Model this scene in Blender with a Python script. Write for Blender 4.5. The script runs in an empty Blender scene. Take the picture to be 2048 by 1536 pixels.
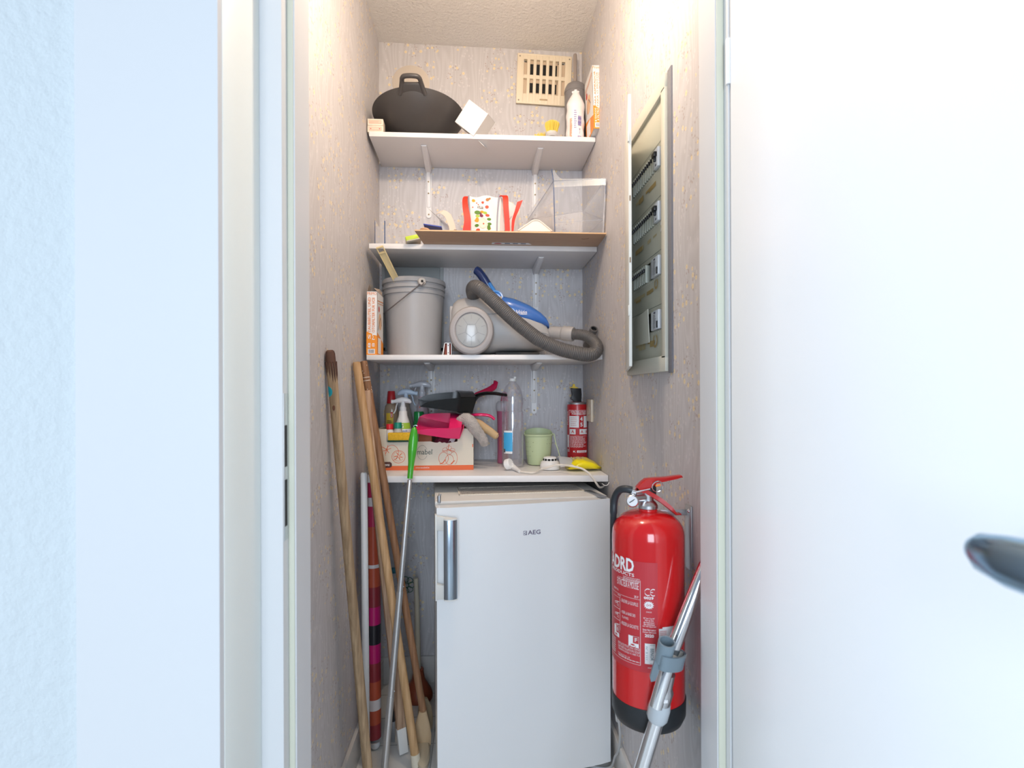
import bpy, bmesh, math, random
from mathutils import Vector as V, Matrix as M
random.seed(11)
SC = bpy.context.scene
C = SC.collection
PI = math.pi

# ---------------------------------------------------------------- camera
F_PX, HX, HY = 1080.0, 1024.0, 785.0
YAW = math.radians(3.66); RHO = 0.0035; CH = 1.16
Fw = V((math.sin(YAW), math.cos(YAW), 0)); R0 = V((math.cos(YAW), -math.sin(YAW), 0)); U0 = V((0, 0, 1))
Rt = (R0 - U0*RHO).normalized(); Up = (U0 + R0*RHO).normalized()
CAM = V((0, 0, CH))
cd = bpy.data.cameras.new('camera'); cam = bpy.data.objects.new('camera', cd); C.objects.link(cam)
cam.matrix_world = M(((Rt.x, Up.x, -Fw.x, 0), (Rt.y, Up.y, -Fw.y, 0), (Rt.z, Up.z, -Fw.z, CH), (0, 0, 0, 1)))
cd.sensor_width = 36; cd.lens = F_PX*36/2048; cd.shift_y = (HY-768)/2048; cd.clip_start = 0.02
cd.dof.use_dof = True; cd.dof.focus_distance = 1.55; cd.dof.aperture_fstop = 4.2
SC.camera = cam
# ---------------------------------------------------------------- light
SC.view_settings.view_transform = 'Standard'; SC.view_settings.look = 'None'
SC.view_settings.gamma = 1; SC.view_settings.use_curve_mapping = False
SC.view_settings.exposure = 0.10
w = bpy.data.worlds.new('world'); SC.world = w; w.use_nodes = True
bg = w.node_tree.nodes['Background']; bg.inputs[0].default_value = (0.66, 0.80, 1.0, 1); bg.inputs[1].default_value = 0.32
def lamp(kind, name, loc, energy, color, size=0.1, size_y=None, target=None):
    l = bpy.data.lights.new(name, kind); l.energy = energy; l.color = color
    if kind == 'AREA':
        l.size = size
        if size_y: l.shape = 'RECTANGLE'; l.size_y = size_y
    else: l.shadow_soft_size = size
    o = bpy.data.objects.new(name, l); C.objects.link(o); o.location = loc
    if target is not None: o.rotation_euler = (V(target)-V(loc)).to_track_quat('-Z', 'Y').to_euler()
    return o
lamp('POINT', 'closet_bulb_light', (0.06, 1.12, 2.23), 16.5, (1.0, 0.80, 0.62), 0.035)
lamp('AREA', 'hall_window_light', (-3.2, 0.12, 1.5), 68, (0.72, 0.86, 1.0), 1.1, 1.6, (0.4, 0.6, 1.25))
lamp('AREA', 'hall_fill_light', (-0.1, -1.9, 1.5), 60, (0.74, 0.86, 1.0), 1.0, 1.6, (0.0, 1.5, 1.0))  # added fill light behind the camera, aimed into the closet

# ---------------------------------------------------------------- pixel rays (measuring the place)
def ray(px, py): return Fw + Rt*((px-HX)/F_PX) + Up*((HY-py)/F_PX)
def P(px, py, Y):
    d = ray(px, py); return CAM + d*(Y/d.y)
def PX(px, py, X):
    d = ray(px, py); return CAM + d*(X/d.x)
def PZ(px, py, Z):
    d = ray(px, py); return CAM + d*((Z-CH)/d.z)

# ---------------------------------------------------------------- materials
MATS = {}
def mat(name, col, rough=0.5, metal=0.0, spec=0.5, bump=None, trans=0, coat=0, noise=None, sheen=0, ior=1.45, alpha=1):
    if name in MATS: return MATS[name]
    m = bpy.data.materials.new(name); m.use_nodes = True; MATS[name] = m
    nt = m.node_tree; b = nt.nodes['Principled BSDF']
    b.inputs['Base Color'].default_value = (*col, 1); b.inputs['Roughness'].default_value = rough
    b.inputs['Metallic'].default_value = metal; b.inputs['Specular IOR Level'].default_value = spec
    b.inputs['Coat Weight'].default_value = coat; b.inputs['Transmission Weight'].default_value = trans
    b.inputs['IOR'].default_value = ior; b.inputs['Alpha'].default_value = alpha
    if sheen: b.inputs['Sheen Weight'].default_value = sheen
    tc = None
    if noise or bump: tc = nt.nodes.new('ShaderNodeTexCoord')
    if noise:      # (scale, colour2, detail, stretch)
        sc, c2, det, st = noise
        mp = nt.nodes.new('ShaderNodeMapping'); mp.inputs['Scale'].default_value = st
        nt.links.new(tc.outputs['Object'], mp.inputs[0])
        n = nt.nodes.new('ShaderNodeTexNoise'); n.inputs['Scale'].default_value = sc; n.inputs['Detail'].default_value = det
        nt.links.new(mp.outputs[0], n.inputs[0])
        r = nt.nodes.new('ShaderNodeValToRGB'); r.color_ramp.elements[0].position = .35; r.color_ramp.elements[1].position = .68
        r.color_ramp.elements[0].color = (*col, 1); r.color_ramp.elements[1].color = (*c2, 1)
        nt.links.new(n.outputs[0], r.inputs[0]); nt.links.new(r.outputs[0], b.inputs['Base Color'])
    if bump:       # (scale, strength, distance)
        n = nt.nodes.new('ShaderNodeTexNoise'); n.inputs['Scale'].default_value = bump[0]; n.inputs['Detail'].default_value = 3
        nt.links.new(tc.outputs['Object'], n.inputs[0])
        bp = nt.nodes.new('ShaderNodeBump'); bp.inputs['Strength'].default_value = bump[1]; bp.inputs['Distance'].default_value = bump[2]
        nt.links.new(n.outputs[0], bp.inputs['Height']); nt.links.new(bp.outputs[0], b.inputs['Normal'])
    return m
def clear(name, tint=(1, 1, 1), gloss=0.1, rough=0.05, haze=0.0, hazecol=(.9, .92, .95)):
    """thin clear plastic: transparent with a fresnel gloss and a little haze"""
    m = bpy.data.materials.new(name); m.use_nodes = True; MATS[name] = m
    nt = m.node_tree; nt.nodes.clear(); N = nt.nodes.new; L = nt.links.new
    out = N('ShaderNodeOutputMaterial'); t = N('ShaderNodeBsdfTransparent'); t.inputs[0].default_value = (*tint, 1)
    g = N('ShaderNodeBsdfGlossy'); g.inputs['Roughness'].default_value = rough; g.inputs[0].default_value = (1, 1, 1, 1)
    lw = N('ShaderNodeLayerWeight'); lw.inputs[0].default_value = 0.25
    mu = N('ShaderNodeMath'); mu.operation = 'MULTIPLY_ADD'; mu.inputs[1].default_value = 0.55; mu.inputs[2].default_value = gloss*.5; mu.use_clamp = True
    L(lw.outputs['Facing'], mu.inputs[0])
    mx = N('ShaderNodeMixShader'); L(mu.outputs[0], mx.inputs[0]); L(t.outputs[0], mx.inputs[1]); L(g.outputs[0], mx.inputs[2])
    d = N('ShaderNodeBsdfDiffuse'); d.inputs[0].default_value = (*hazecol, 1)
    m2 = N('ShaderNodeMixShader'); m2.inputs[0].default_value = haze; L(mx.outputs[0], m2.inputs[1]); L(d.outputs[0], m2.inputs[2])
    L(m2.outputs[0], out.inputs[0]); return m

def wallpaper():
    m = bpy.data.materials.new('floral_wallpaper'); m.use_nodes = True; nt = m.node_tree; N = nt.nodes.new; L = nt.links.new
    b = nt.nodes['Principled BSDF']; b.inputs['Roughness'].default_value = .55; b.inputs['Specular IOR Level'].default_value = .35
    geo = N('ShaderNodeNewGeometry'); sep = N('ShaderNodeSeparateXYZ'); L(geo.outputs['Position'], sep.inputs[0])
    def math_(op, a, c=None, clamp=False, d=None):
        n = N('ShaderNodeMath'); n.operation = op; n.use_clamp = clamp
        for i, x in enumerate((a, c, d)):
            if x is None: continue
            if isinstance(x, (int, float)): n.inputs[i].default_value = x
            else: L(x, n.inputs[i])
        return n.outputs[0]
    u = math_('ADD', sep.outputs[0], sep.outputs[1]); v = sep.outputs[2]
    def vec(su, sv, ou=0, ov=0):
        c = N('ShaderNodeCombineXYZ'); L(math_('MULTIPLY_ADD', u, su, d=ou), c.inputs[0]); L(math_('MULTIPLY_ADD', v, sv, d=ov), c.inputs[1]); return c.outputs[0]
    def vor(vc, rnd=1.0):
        n = N('ShaderNodeTexVoronoi'); n.voronoi_dimensions = '2D'; n.inputs['Scale'].default_value = 1; n.inputs['Randomness'].default_value = rnd
        L(vc, n.inputs['Vector']); return n
    def noise(vc, det=2, dist=0):
        n = N('ShaderNodeTexNoise'); n.inputs['Scale'].default_value = 1; n.inputs['Detail'].default_value = det; n.inputs['Distortion'].default_value = dist; L(vc, n.inputs['Vector']); return n.outputs[0]
    def mix(fac, a, c):
        n = N('ShaderNodeMix'); n.data_type = 'RGBA'
        L(fac, n.inputs[0]) if not isinstance(fac, float) else None
        for i, x in ((6, a), (7, c)):
            if isinstance(x, tuple): n.inputs[i].default_value = (*x, 1)
            else: L(x, n.inputs[i])
        return n.outputs[2]
    # vertical moire weave
    g1 = noise(vec(420, 9), 2); g2 = noise(vec(14, 3), 1)
    wv = math_('SINE', math_('MULTIPLY_ADD', g2, 55, d=math_('MULTIPLY', u, 300)))
    streak = math_('ADD', math_('MULTIPLY', g1, 0.7), math_('MULTIPLY', wv, 0.16))
    base = mix(math_('SUBTRACT', streak, -0.1, True), (.49, .47, .475), (.65, .635, .65))
    # clusters
    cl = vor(vec(1/.105, 1/.115), .85); near = math_('LESS_THAN', cl.outputs['Distance'], .34)
    mid = math_('LESS_THAN', cl.outputs['Distance'], .40)
    # white sprigs
    ws = vor(vec(1/.011, 1/.020)); wm = math_('LESS_THAN', ws.outputs['Distance'], .22)
    wn = math_('GREATER_THAN', noise(vec(26, 18, 3, 9)), .56)
    base = mix(math_('MULTIPLY', math_('MULTIPLY', wm, wn), .35), base, (.80, .76, .76))
    # brown leaves
    bs = vor(vec(1/.0095, 1/.0105)); bm_ = math_('LESS_THAN', bs.outputs['Distance'], .25)
    bn = math_('GREATER_THAN', noise(vec(50, 50)), .54)
    base = mix(math_('MULTIPLY', math_('MULTIPLY', bm_, near), math_('MULTIPLY', bn, .55)), base, (.34, .22, .18))
    # yellow flowers
    fl = vor(vec(1/.025, 1/.027, 5, 2), .85)
    rc = N('ShaderNodeSeparateColor'); L(fl.outputs['Color'], rc.inputs[0])
    rad = math_('MULTIPLY_ADD', rc.outputs[1], .08, d=.145)
    fm = math_('MULTIPLY', math_('LESS_THAN', fl.outputs['Distance'], rad), math_('GREATER_THAN', rc.outputs[0], .30))
    fm = math_('MULTIPLY', fm, mid)
    base = mix(math_('MULTIPLY', fm, .75), base, (.84, .70, .42))
    ce = math_('MULTIPLY', math_('LESS_THAN', fl.outputs['Distance'], .055), fm)
    base = mix(math_('MULTIPLY', ce, .7), base, (.70, .46, .16))
    L(base, b.inputs['Base Color'])
    bp = N('ShaderNodeBump'); bp.inputs['Strength'].default_value = .25; bp.inputs['Distance'].default_value = .0006; L(g1, bp.inputs['Height']); L(bp.outputs[0], b.inputs['Normal'])
    return m
WALLP = wallpaper()
def stucco(name, col, scale, strength, dist):
    m = mat(name, col, .85, spec=.2); nt = m.node_tree; N = nt.nodes.new; L = nt.links.new
    geo = N('ShaderNodeNewGeometry'); n = N('ShaderNodeTexNoise'); n.inputs['Scale'].default_value = scale; n.inputs['Detail'].default_value = 5; n.inputs['Roughness'].default_value = .6
    L(geo.outputs['Position'], n.inputs['Vector'])
    bp = N('ShaderNodeBump'); bp.inputs['Strength'].default_value = strength; bp.inputs['Distance'].default_value = dist
    L(n.outputs[0], bp.inputs['Height']); L(bp.outputs[0], nt.nodes['Principled BSDF'].inputs['Normal']); return m
def tiles():
    m = mat('floor_tiles', (.7, .7, .68), .35); nt = m.node_tree; N = nt.nodes.new; L = nt.links.new
    geo = N('ShaderNodeNewGeometry'); br = N('ShaderNodeTexBrick'); br.offset = 0
    br.inputs['Scale'].default_value = 1; br.inputs['Brick Width'].default_value = .15; br.inputs['Row Height'].default_value = .15
    br.inputs['Mortar Size'].default_value = .002; br.inputs['Color1'].default_value = (.66, .65, .62, 1); br.inputs['Color2'].default_value = (.60, .60, .58, 1); br.inputs['Mortar'].default_value = (.36, .35, .33, 1)
    L(geo.outputs['Position'], br.inputs['Vector']); L(br.outputs['Color'], nt.nodes['Principled BSDF'].inputs['Base Color']); return m

white = mat('white_paint', (.80, .80, .80), .45)
frame_white = mat('frame_paint', (.67, .675, .68), .4)
shelf_white = mat('shelf_laminate', (.78, .76, .75), .38)
brk_white = mat('bracket_enamel', (.78, .77, .77), .35)
hole = mat('dark_hole', (.02, .02, .02), .9)
black_pl = mat('black_plastic', (.012, .012, .014), .35)
rubber = mat('black_rubber', (.03, .032, .036), .6)
chrome = mat('chrome', (.86, .87, .89), .12, 1)
steel = mat('brushed_steel', (.55, .6, .66), .32, 1)
white_pl = mat('white_plastic', (.82, .81, .79), .35)
red_en = mat('red_enamel', (.62, .012, .014), .16, coat=.6)
print_white = mat('white_print', (.85, .84, .84), .5)
print_black = mat('black_print', (.03, .03, .035), .6)

# ---------------------------------------------------------------- mesh builder
class B:
    def __init__(s): s.bm = bmesh.new(); s.mats = []; s.mi = 0
    def use(s, m):
        if m not in s.mats: s.mats.append(m)
        s.mi = s.mats.index(m); return s
    def merge(s, t, X=None):
        if X is not None: t.transform(X)
        mp = [s.bm.verts.new(v.co) for v in t.verts]; t.verts.index_update()
        for f in t.faces:
            try:
                g = s.bm.faces.new([mp[v.index] for v in f.verts]); g.material_index = s.mi
            except ValueError: pass
        t.free(); return s
    def face(s, pts):
        try: f = s.bm.faces.new([s.bm.verts.new(V(p)) for p in pts]); f.material_index = s.mi
        except ValueError: pass
        return s
    def box(s, lo, hi, bev=0, X=None, seg=2):
        t = bmesh.new(); lo = V(lo); hi = V(hi)
        bmesh.ops.create_cube(t, size=1)
        t.transform(M.Translation((lo+hi)/2) @ M.Diagonal((*(hi-lo), 1)))
        if bev: bmesh.ops.bevel(t, geom=t.edges[:], offset=bev, segments=seg, profile=.5, affect='EDGES')
        return s.merge(t, X)
    def hexa(s, p, bev=0, X=None):     # p: 4 bottom, 4 top (same order)
        t = bmesh.new(); v = [t.verts.new(V(q)) for q in p]
        for f in ((3, 2, 1, 0), (4, 5, 6, 7), (0, 1, 5, 4), (1, 2, 6, 5), (2, 3, 7, 6), (3, 0, 4, 7)): t.faces.new([v[i] for i in f])
        if bev: bmesh.ops.bevel(t, geom=t.edges[:], offset=bev, segments=2, profile=.5, affect='EDGES')
        return s.merge(t, X)
    def lathe(s, prof, n=32, X=None, cap=True, sx=1, sy=1, a0=0, a1=2*PI):
        t = bmesh.new(); full = abs(a1-a0-2*PI) < 1e-6; rings = []
        m = n if full else n+1
        for r, z in prof: rings.append([t.verts.new((max(r, 1e-5)*sx*math.cos(a0+(a1-a0)*i/n), max(r, 1e-5)*sy*math.sin(a0+(a1-a0)*i/n), z)) for i in range(m)])
        for a, b in zip(rings, rings[1:]):
            for i in range(n):
                j = (i+1) % m
                t.faces.new((a[i], a[j], b[j], b[i]))
        if cap and full:
            if prof[0][0] > 1e-4: t.faces.new(rings[0][::-1])
            if prof[-1][0] > 1e-4: t.faces.new(rings[-1])
        return s.merge(t, X)
    def tube(s, pts, r, n=12, cap=True, flat=(1, 1), up=None):
        pts = [V(p) for p in pts]; k = len(pts); rr = r if isinstance(r, (list, tuple)) else [r]*k
        t = bmesh.new(); rings = []; prev = None
        for i, p in enumerate(pts):
            d = (pts[min(i+1, k-1)]-pts[max(i-1, 0)]).normalized()
            if prev is None:
                a = V(up) if up else (V((0, 0, 1)) if abs(d.z) < .9 else V((1, 0, 0)))
                nx = (a - d*a.dot(d)).normalized()
            else: nx = (prev - d*prev.dot(d)).normalized()
            prev = nx; ny = d.cross(nx)
            fl = flat[i] if isinstance(flat[0], (list, tuple)) else flat
            rings.append([t.verts.new(p + nx*(rr[i]*fl[0]*math.cos(2*PI*j/n)) + ny*(rr[i]*fl[1]*math.sin(2*PI*j/n))) for j in range(n)])
        for a, b in zip(rings, rings[1:]):
            for j in range(n): t.faces.new((a[j], a[(j+1) % n], b[(j+1) % n], b[j]))
        if cap: t.faces.new(rings[0][::-1]); t.faces.new(rings[-1])
        return s.merge(t)
    def prism(s, poly, z0, z1, X=None, bev=0):   # poly xy, extruded in z
        t = bmesh.new(); a = [t.verts.new((x, y, z0)) for x, y in poly]; b = [t.verts.new((x, y, z1)) for x, y in poly]; n = len(poly)
        t.faces.new(a[::-1]); t.faces.new(b)
        for i in range(n): t.faces.new((a[i], a[(i+1) % n], b[(i+1) % n], b[i]))
        if bev: bmesh.ops.bevel(t, geom=t.edges[:], offset=bev, segments=2, profile=.5, affect='EDGES')
        return s.merge(t, X)
    def loft(s, rings, cap=True, closed=True, X=None):
        t = bmesh.new(); R = [[t.verts.new(V(p)) for p in r] for r in rings]; n = len(R[0])
        for a, b in zip(R, R[1:]):
            for j in range(n if closed else n-1): t.faces.new((a[j], a[(j+1) % n], b[(j+1) % n], b[j]))
        if cap and closed: t.faces.new(R[0][::-1]); t.faces.new(R[-1])
        return s.merge(t, X)
    def grid(s, fn, nu, nv):
        t = bmesh.new(); R = [[t.verts.new(fn(i/nu, j/nv)) for i in range(nu+1)] for j in range(nv+1)]
        for a, b in zip(R, R[1:]):
            for i in range(nu): t.faces.new((a[i], a[i+1], b[i+1], b[i]))
        return s.merge(t)
    def sphere(s, c, r, sc=(1, 1, 1), X=None, u=20, v=12):
        t = bmesh.new(); bmesh.ops.create_uvsphere(t, u_segments=u, v_segments=v, radius=r)
        t.transform(M.Translation(c) @ M.Diagonal((*sc, 1))); return s.merge(t, X)
    def shell(s, th):        # give sheets a thickness
        bmesh.ops.remove_doubles(s.bm, verts=s.bm.verts[:], dist=1e-6)
        bmesh.ops.recalc_face_normals(s.bm, faces=s.bm.faces[:])
        mi = [f.material_index for f in s.bm.faces]
        bmesh.ops.solidify(s.bm, geom=s.bm.faces[:], thickness=th)
        return s
    def obj(s, name, m=None, parent=None, world=True, ang=35, X=None, nofix=False):
        if X is not None: s.bm.transform(X)
        if parent is not None and world: s.bm.transform(parent.matrix_world.inverted() if parent.parent is None and parent.type == 'EMPTY' else (M.Translation(-V(parent['_org'])) if '_org' in parent else M.Identity(4)))
        if not nofix: bmesh.ops.recalc_face_normals(s.bm, faces=s.bm.faces[:])
        me = bpy.data.meshes.new(name); s.bm.to_mesh(me); s.bm.free()
        for x in (s.mats if s.mats else [m]): me.materials.append(x)
        me.polygons.foreach_set('use_smooth', [True]*len(me.polygons)); me.set_sharp_from_angle(angle=math.radians(ang))
        o = bpy.data.objects.new(name, me); C.objects.link(o)
        if parent is not None: o.parent = parent
        return o

def thing(name, label, cat, loc=(0, 0, 0), rotz=0, group=None):
    o = bpy.data.objects.new(name, None); C.objects.link(o); o.empty_display_size = .02
    o.location = loc; o.rotation_euler = (0, 0, rotz)
    o.matrix_world = M.Translation(loc) @ M.Rotation(rotz, 4, 'Z')
    o['label'] = label; o['category'] = cat
    if group: o['group'] = group
    return o
def tag(o, label, cat, group=None):
    o['label'] = label; o['category'] = cat
    if group: o['group'] = group
    return o
def struct(o): o['kind'] = 'structure'; return o
def sub(b, name, m, part, label=None, **k):
    """sub-part: parent is a mesh part whose own parent is the thing's empty (part has identity local transform)"""
    root = part.parent
    if root is not None: b.bm.transform(root.matrix_world.inverted())
    o = b.obj(name, m, None, **k); o.parent = part
    if label: o['label'] = label
    return o

def spline(pts, n=8):
    pts = [V(p) for p in pts]; out = []
    q = [pts[0]*2-pts[1]] + pts + [pts[-1]*2-pts[-2]]
    for i in range(1, len(q)-2):
        for k in range(n):
            t = k/n; a, b, c, d = q[i-1], q[i], q[i+1], q[i+2]
            out.append(.5*((2*b)+(c-a)*t+(2*a-5*b+4*c-d)*t*t+(3*b-a-3*c+d)*t**3))
    out.append(pts[-1]); return out
def frame_X(o, x, y, z=None):
    x = V(x).normalized(); y = V(y); y = (y - x*y.dot(x)).normalized(); z = x.cross(y)
    return M(((x.x, y.x, z.x, o[0]), (x.y, y.y, z.y, o[1]), (x.z, y.z, z.z, o[2]), (0, 0, 0, 1)))
def align(a, b):
    """matrix placing local z axis from a to b"""
    z = (V(b)-V(a)).normalized(); x = V((1, 0, 0)) if abs(z.x) < .9 else V((0, 1, 0)); x = (x - z*x.dot(z)).normalized(); y = z.cross(x)
    return M(((x.x, y.x, z.x, a[0]), (x.y, y.y, z.y, a[1]), (x.z, y.z, z.z, a[2]), (0, 0, 0, 1)))

# ---------------------------------------------------------------- prints
def text_mesh(st, bold=0.0, shear=0):
    cu = bpy.data.curves.new('t', 'FONT'); cu.body = st; cu.resolution_u = 2; cu.offset = 0 if 'M' in st.upper() else bold; cu.shear = shear
    o = bpy.data.objects.new('t', cu); me = bpy.data.meshes.new_from_object(o)
    t = bmesh.new(); t.from_mesh(me); bpy.data.objects.remove(o); bpy.data.curves.remove(cu); bpy.data.meshes.remove(me)
    return t
class Print:
    """marks lying on a surface; fn(u, v, h) gives the point, h = height above the surface"""
    def __init__(s, fn, h=.0003): s.fn = fn; s.b = B(); s.h = h
    def rect(s, u0, v0, u1, v1, m, k=1, n=1):
        s.b.use(m)
        for i in range(n):
            a = u0+(u1-u0)*i/n; c = u0+(u1-u0)*(i+1)/n
            s.b.face([s.fn(a, v0, s.h*k), s.fn(c, v0, s.h*k), s.fn(c, v1, s.h*k), s.fn(a, v1, s.h*k)])
    def poly(s, pts, m, k=1): s.b.use(m); s.b.face([s.fn(u, v, s.h*k) for u, v in pts])
    def disc(s, u, v, r, m, k=1, ry=None, n=16): s.poly([(u+r*math.cos(2*PI*i/n), v+(ry or r)*math.sin(2*PI*i/n)) for i in range(n)], m, k)
    def stroke(s, pts, w, m, k=1, closed=False):
        s.b.use(m); n = len(pts)
        for i in range(n if closed else n-1):
            s_k = k+.12*(i % 3); a = V((*pts[i], 0)); c = V((*pts[(i+1) % n], 0)); d = c-a
            if d.length < 1e-7: continue
            q = V((-d.y, d.x, 0)).normalized()*w/2; e = d.normalized()*w*.3
            s.b.face([s.fn(*(x.xy), s.h*s_k) for x in (a-q-e, c-q+e, c+q+e, a+q-e)])
    def arc(s, u, v, r, m, w, a0=0, a1=360, ry=None, k=1, n=20):
        s.stroke([(u+r*math.cos(math.radians(a0+(a1-a0)*i/n)), v+(ry or r)*math.sin(math.radians(a0+(a1-a0)*i/n))) for i in range(n+1)], w, m, k)
    def frame(s, u0, v0, u1, v1, w, m, k=1):
        s.rect(u0, v0, u1, v0+w, m, k); s.rect(u0, v1-w, u1, v1, m, k); s.rect(u0, v0, u0+w, v1, m, k); s.rect(u1-w, v0, u1, v1, m, k)
    def text(s, st, u0, v0, u1, v1, m, k=1, bold=0.0, up=0, shear=0):
        """fit text in the rectangle; up=1 runs bottom to top"""
        t = text_mesh(st, bold, shear)
        if not t.verts: t.free(); return
        xs = [v.co.x for v in t.verts]; ys = [v.co.y for v in t.verts]; x0, x1, y0, y1 = min(xs), max(xs), min(ys), max(ys)
        for v in t.verts:
            a = (v.co.x-x0)/(x1-x0); c = (v.co.y-y0)/(y1-y0)
            if up == 1: uu = u1-(u1-u0)*c; vv = v0+(v1-v0)*a
            elif up == -1: uu = u0+(u1-u0)*c; vv = v1-(v1-v0)*a
            else: uu = u0+(u1-u0)*a; vv = v0+(v1-v0)*c
            v.co = s.fn(uu, vv, s.h*k)
        s.b.use(m).merge(t)
    def lines(s, u0, v0, u1, v1, n, m, k=1, w=.5, rnd=.3):
        """rows of unreadable small print"""
        for i in range(n):
            y = v1-(v1-v0)*(i+.5)/n; hh = (v1-v0)/n*w/2; x = u0; e = u1-(u1-u0)*random.random()*rnd
            while x < e:
                l = min((u1-u0)*(.06+.10*random.random()), e-x); s.rect(x, y-hh, x+l, y+hh, m, k); x += l+(u1-u0)*.025
    def barcode(s, u0, v0, u1, v1, m, up=False, k=1):
        L_ = (v1-v0) if up else (u1-u0); x = 0
        while x < L_:
            l = L_*(.015+.03*random.random())
            if up: s.rect(u0, v0+x, u1, min(v0+x+l, v1), m, k)
            else: s.rect(u0+x, v0, min(u0+x+l, u1), v1, m, k)
            x += l+L_*(.02+.02*random.random())
    def add(s, parent, name='print', label=None):
        if parent.type == 'MESH' and parent.parent is not None: o = sub(s.b, name, None, parent, label, nofix=True)
        else: o = s.b.obj(name, None, parent, nofix=True)
        if label: o['label'] = label
        return o
def plane_fn(O, U_, V_):
    O = V(O); U_ = V(U_).normalized(); V_ = V(V_).normalized(); N_ = U_.cross(V_).normalized()
    return lambda u, v, h: O+U_*u+V_*v+N_*h

# ================================================================ THE CLOSET SHELL
XL, XR, YB, YF = -.389, .431, 2.19, .955
ZCL, ZCR = 2.566, 2.550
BIG_N = .73   # hall face of the wall
b = B(); b.use(WALLP).box((XL-.1, YB, 0), (XR+.1, YB+.08, 2.62)); struct(b.obj('wall_back'))
b = B(); b.use(WALLP).box((XL-.08, YF-.0, 0), (XL, YB, 2.62)); struct(b.obj('wall_left'))
# right wall with the niche of the electrical cabinet
NY0, NY1, NZ0, NZ1 = 1.200, 1.482, 1.222, 1.862
b = B().use(WALLP)
b.box((XR, 1.014, 0), (XR+.12, NY0, 2.62)); b.box((XR+.035, .93, 0), (XR+.12, 1.014, 2.62)); b.box((XR, NY1, 0), (XR+.12, YB, 2.62))
b.box((XR, NY0, 0), (XR+.12, NY1, NZ0)); b.box((XR, NY0, NZ1), (XR+.12, NY1, 2.62)); b.box((XR+.10, NY0, NZ0), (XR+.12, NY1, NZ1))
struct(b.obj('wall_right'))
ceil_m = stucco('ceiling_stucco', (.82, .79, .76), 95, .9, .006)
b = B().use(ceil_m); b.hexa([(XL-.1, .7, ZCL), (XR+.12, .7, ZCR), (XR+.12, YB+.08, ZCR), (XL-.1, YB+.08, ZCL), (XL-.1, .7, 2.72), (XR+.12, .7, 2.72), (XR+.12, YB+.08, 2.72), (XL-.1, YB+.08, 2.72)]); struct(b.obj('ceiling'))
# front wall around the door opening (hall side is rough plaster)
hall_m = stucco('hall_plaster', (.60, .64, .65), 60, .8, .004)
b = B().use(hall_m)
b.box((-1.9, .745, 0), (-.44, .935, 2.72)); b.box((.53, .745, 0), (1.9, .935, 2.72)); b.box((-.44, .745, 2.12), (.52, .935, 2.72)); struct(b.obj('wall_front'))
b = B().use(tiles()); b.box((-1.9, -1.6, -.05), (1.9, YB+.08, 0)); struct(b.obj('floor'))
base_m = mat('baseboard_glaze', (.62, .61, .59), .3)
b = B().use(base_m); b.box((XL, YB-.012, 0), (XR, YB, .105), .002); struct(b.obj('baseboard_back'))
b = B().use(base_m); b.box((XL, YF, 0), (XL+.012, YB-.012, .10), .002); struct(b.obj('baseboard_left'))
b = B().use(base_m); b.box((XR-.012, 1.014, 0), (XR, YB-.012, .10), .002); struct(b.obj('baseboard_right'))

# door frame
cream = mat('frame_bounce_tint', (.83, .86, .81), .45)  # light bounced onto the lining, put into an overlay colour
b = B().use(frame_white)
LX = [-.5117, -.3346, -.3346, -.3007, -.3007, -.2894, -.2894]
b.prism([(-.5117, .7227), (-.3346, .7227), (-.3346, .8557), (-.3007, .8557), (-.3007, .882), (-.2894, .882), (-.2894, .955), (-.44, .955), (-.44, .745), (-.5117, .745)], 0, 2.10)
fl_ = struct(b.obj('trim_1'))
b = B().use(cream); b.box((-.3350, .735, 0), (-.3338, .8550, 2.07), .0005); struct(b.obj('trim_9'))
b = B().use(mat('rubber_seal', (.62, .62, .50), .6)); b.box((-.3005, .8795, 0), (-.2915, .8818, 2.08), .0008); struct(b.obj('trim_2'))
b = B().use(mat('strike_metal', (.62, .66, .68), .4, .6)); b.box((-.3009, .8585, .93), (-.3, .8765, 1.16), .0003)
b.use(hole); b.box((-.3012, .8625, 1.045), (-.2997, .8725, 1.110)); b.box((-.3012, .8625, .952), (-.2997, .8725, 1.025)); struct(b.obj('trim_3'))
b = B().use(frame_white)
b.prism([(.4025, .955), (.4025, .889), (.417, .889), (.417, .872), (.455, .872), (.455, .7227), (.56, .7227), (.56, .745), (.53, .745), (.53, .93), (.466, .93), (.466, .955)][::-1], 0, 2.10); struct(b.obj('trim_4'))
b = B().use(mat('rubber_seal', (.62, .62, .50), .6)); b.box((.4045, .8865, 0), (.4165, .8888, 2.08), .0008); struct(b.obj('trim_5'))
b = B().use(frame_white); b.box((-.44, .7227, 2.075), (.52, .955, 2.14)); struct(b.obj('trim_6'))
b = B().use(mat('patch_plaster', (.62, .55, .47), .8))
c = P(822, 166, YB-.001)
b.lathe([(.001, 0), (.075, 0), (.073, -.0012), (.001, -.0018)], 28, X=M.Translation(c) @ M.Rotation(-PI/2, 4, 'X') @ M.Rotation(0, 4, 'Z'), sy=.95)
struct(b.obj('trim_7'))
# wallpaper overlap strip on the door edge of the right wall behind the cabinet: grey mortar gap
b = B().use(mat('grey_mortar', (.20, .20, .22), .9, bump=(120, .8, .002))); b.box((XR-.004, 1.163, 1.203), (XR+.002, 1.187, 1.880), .0015); struct(b.obj('trim_8'))

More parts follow.
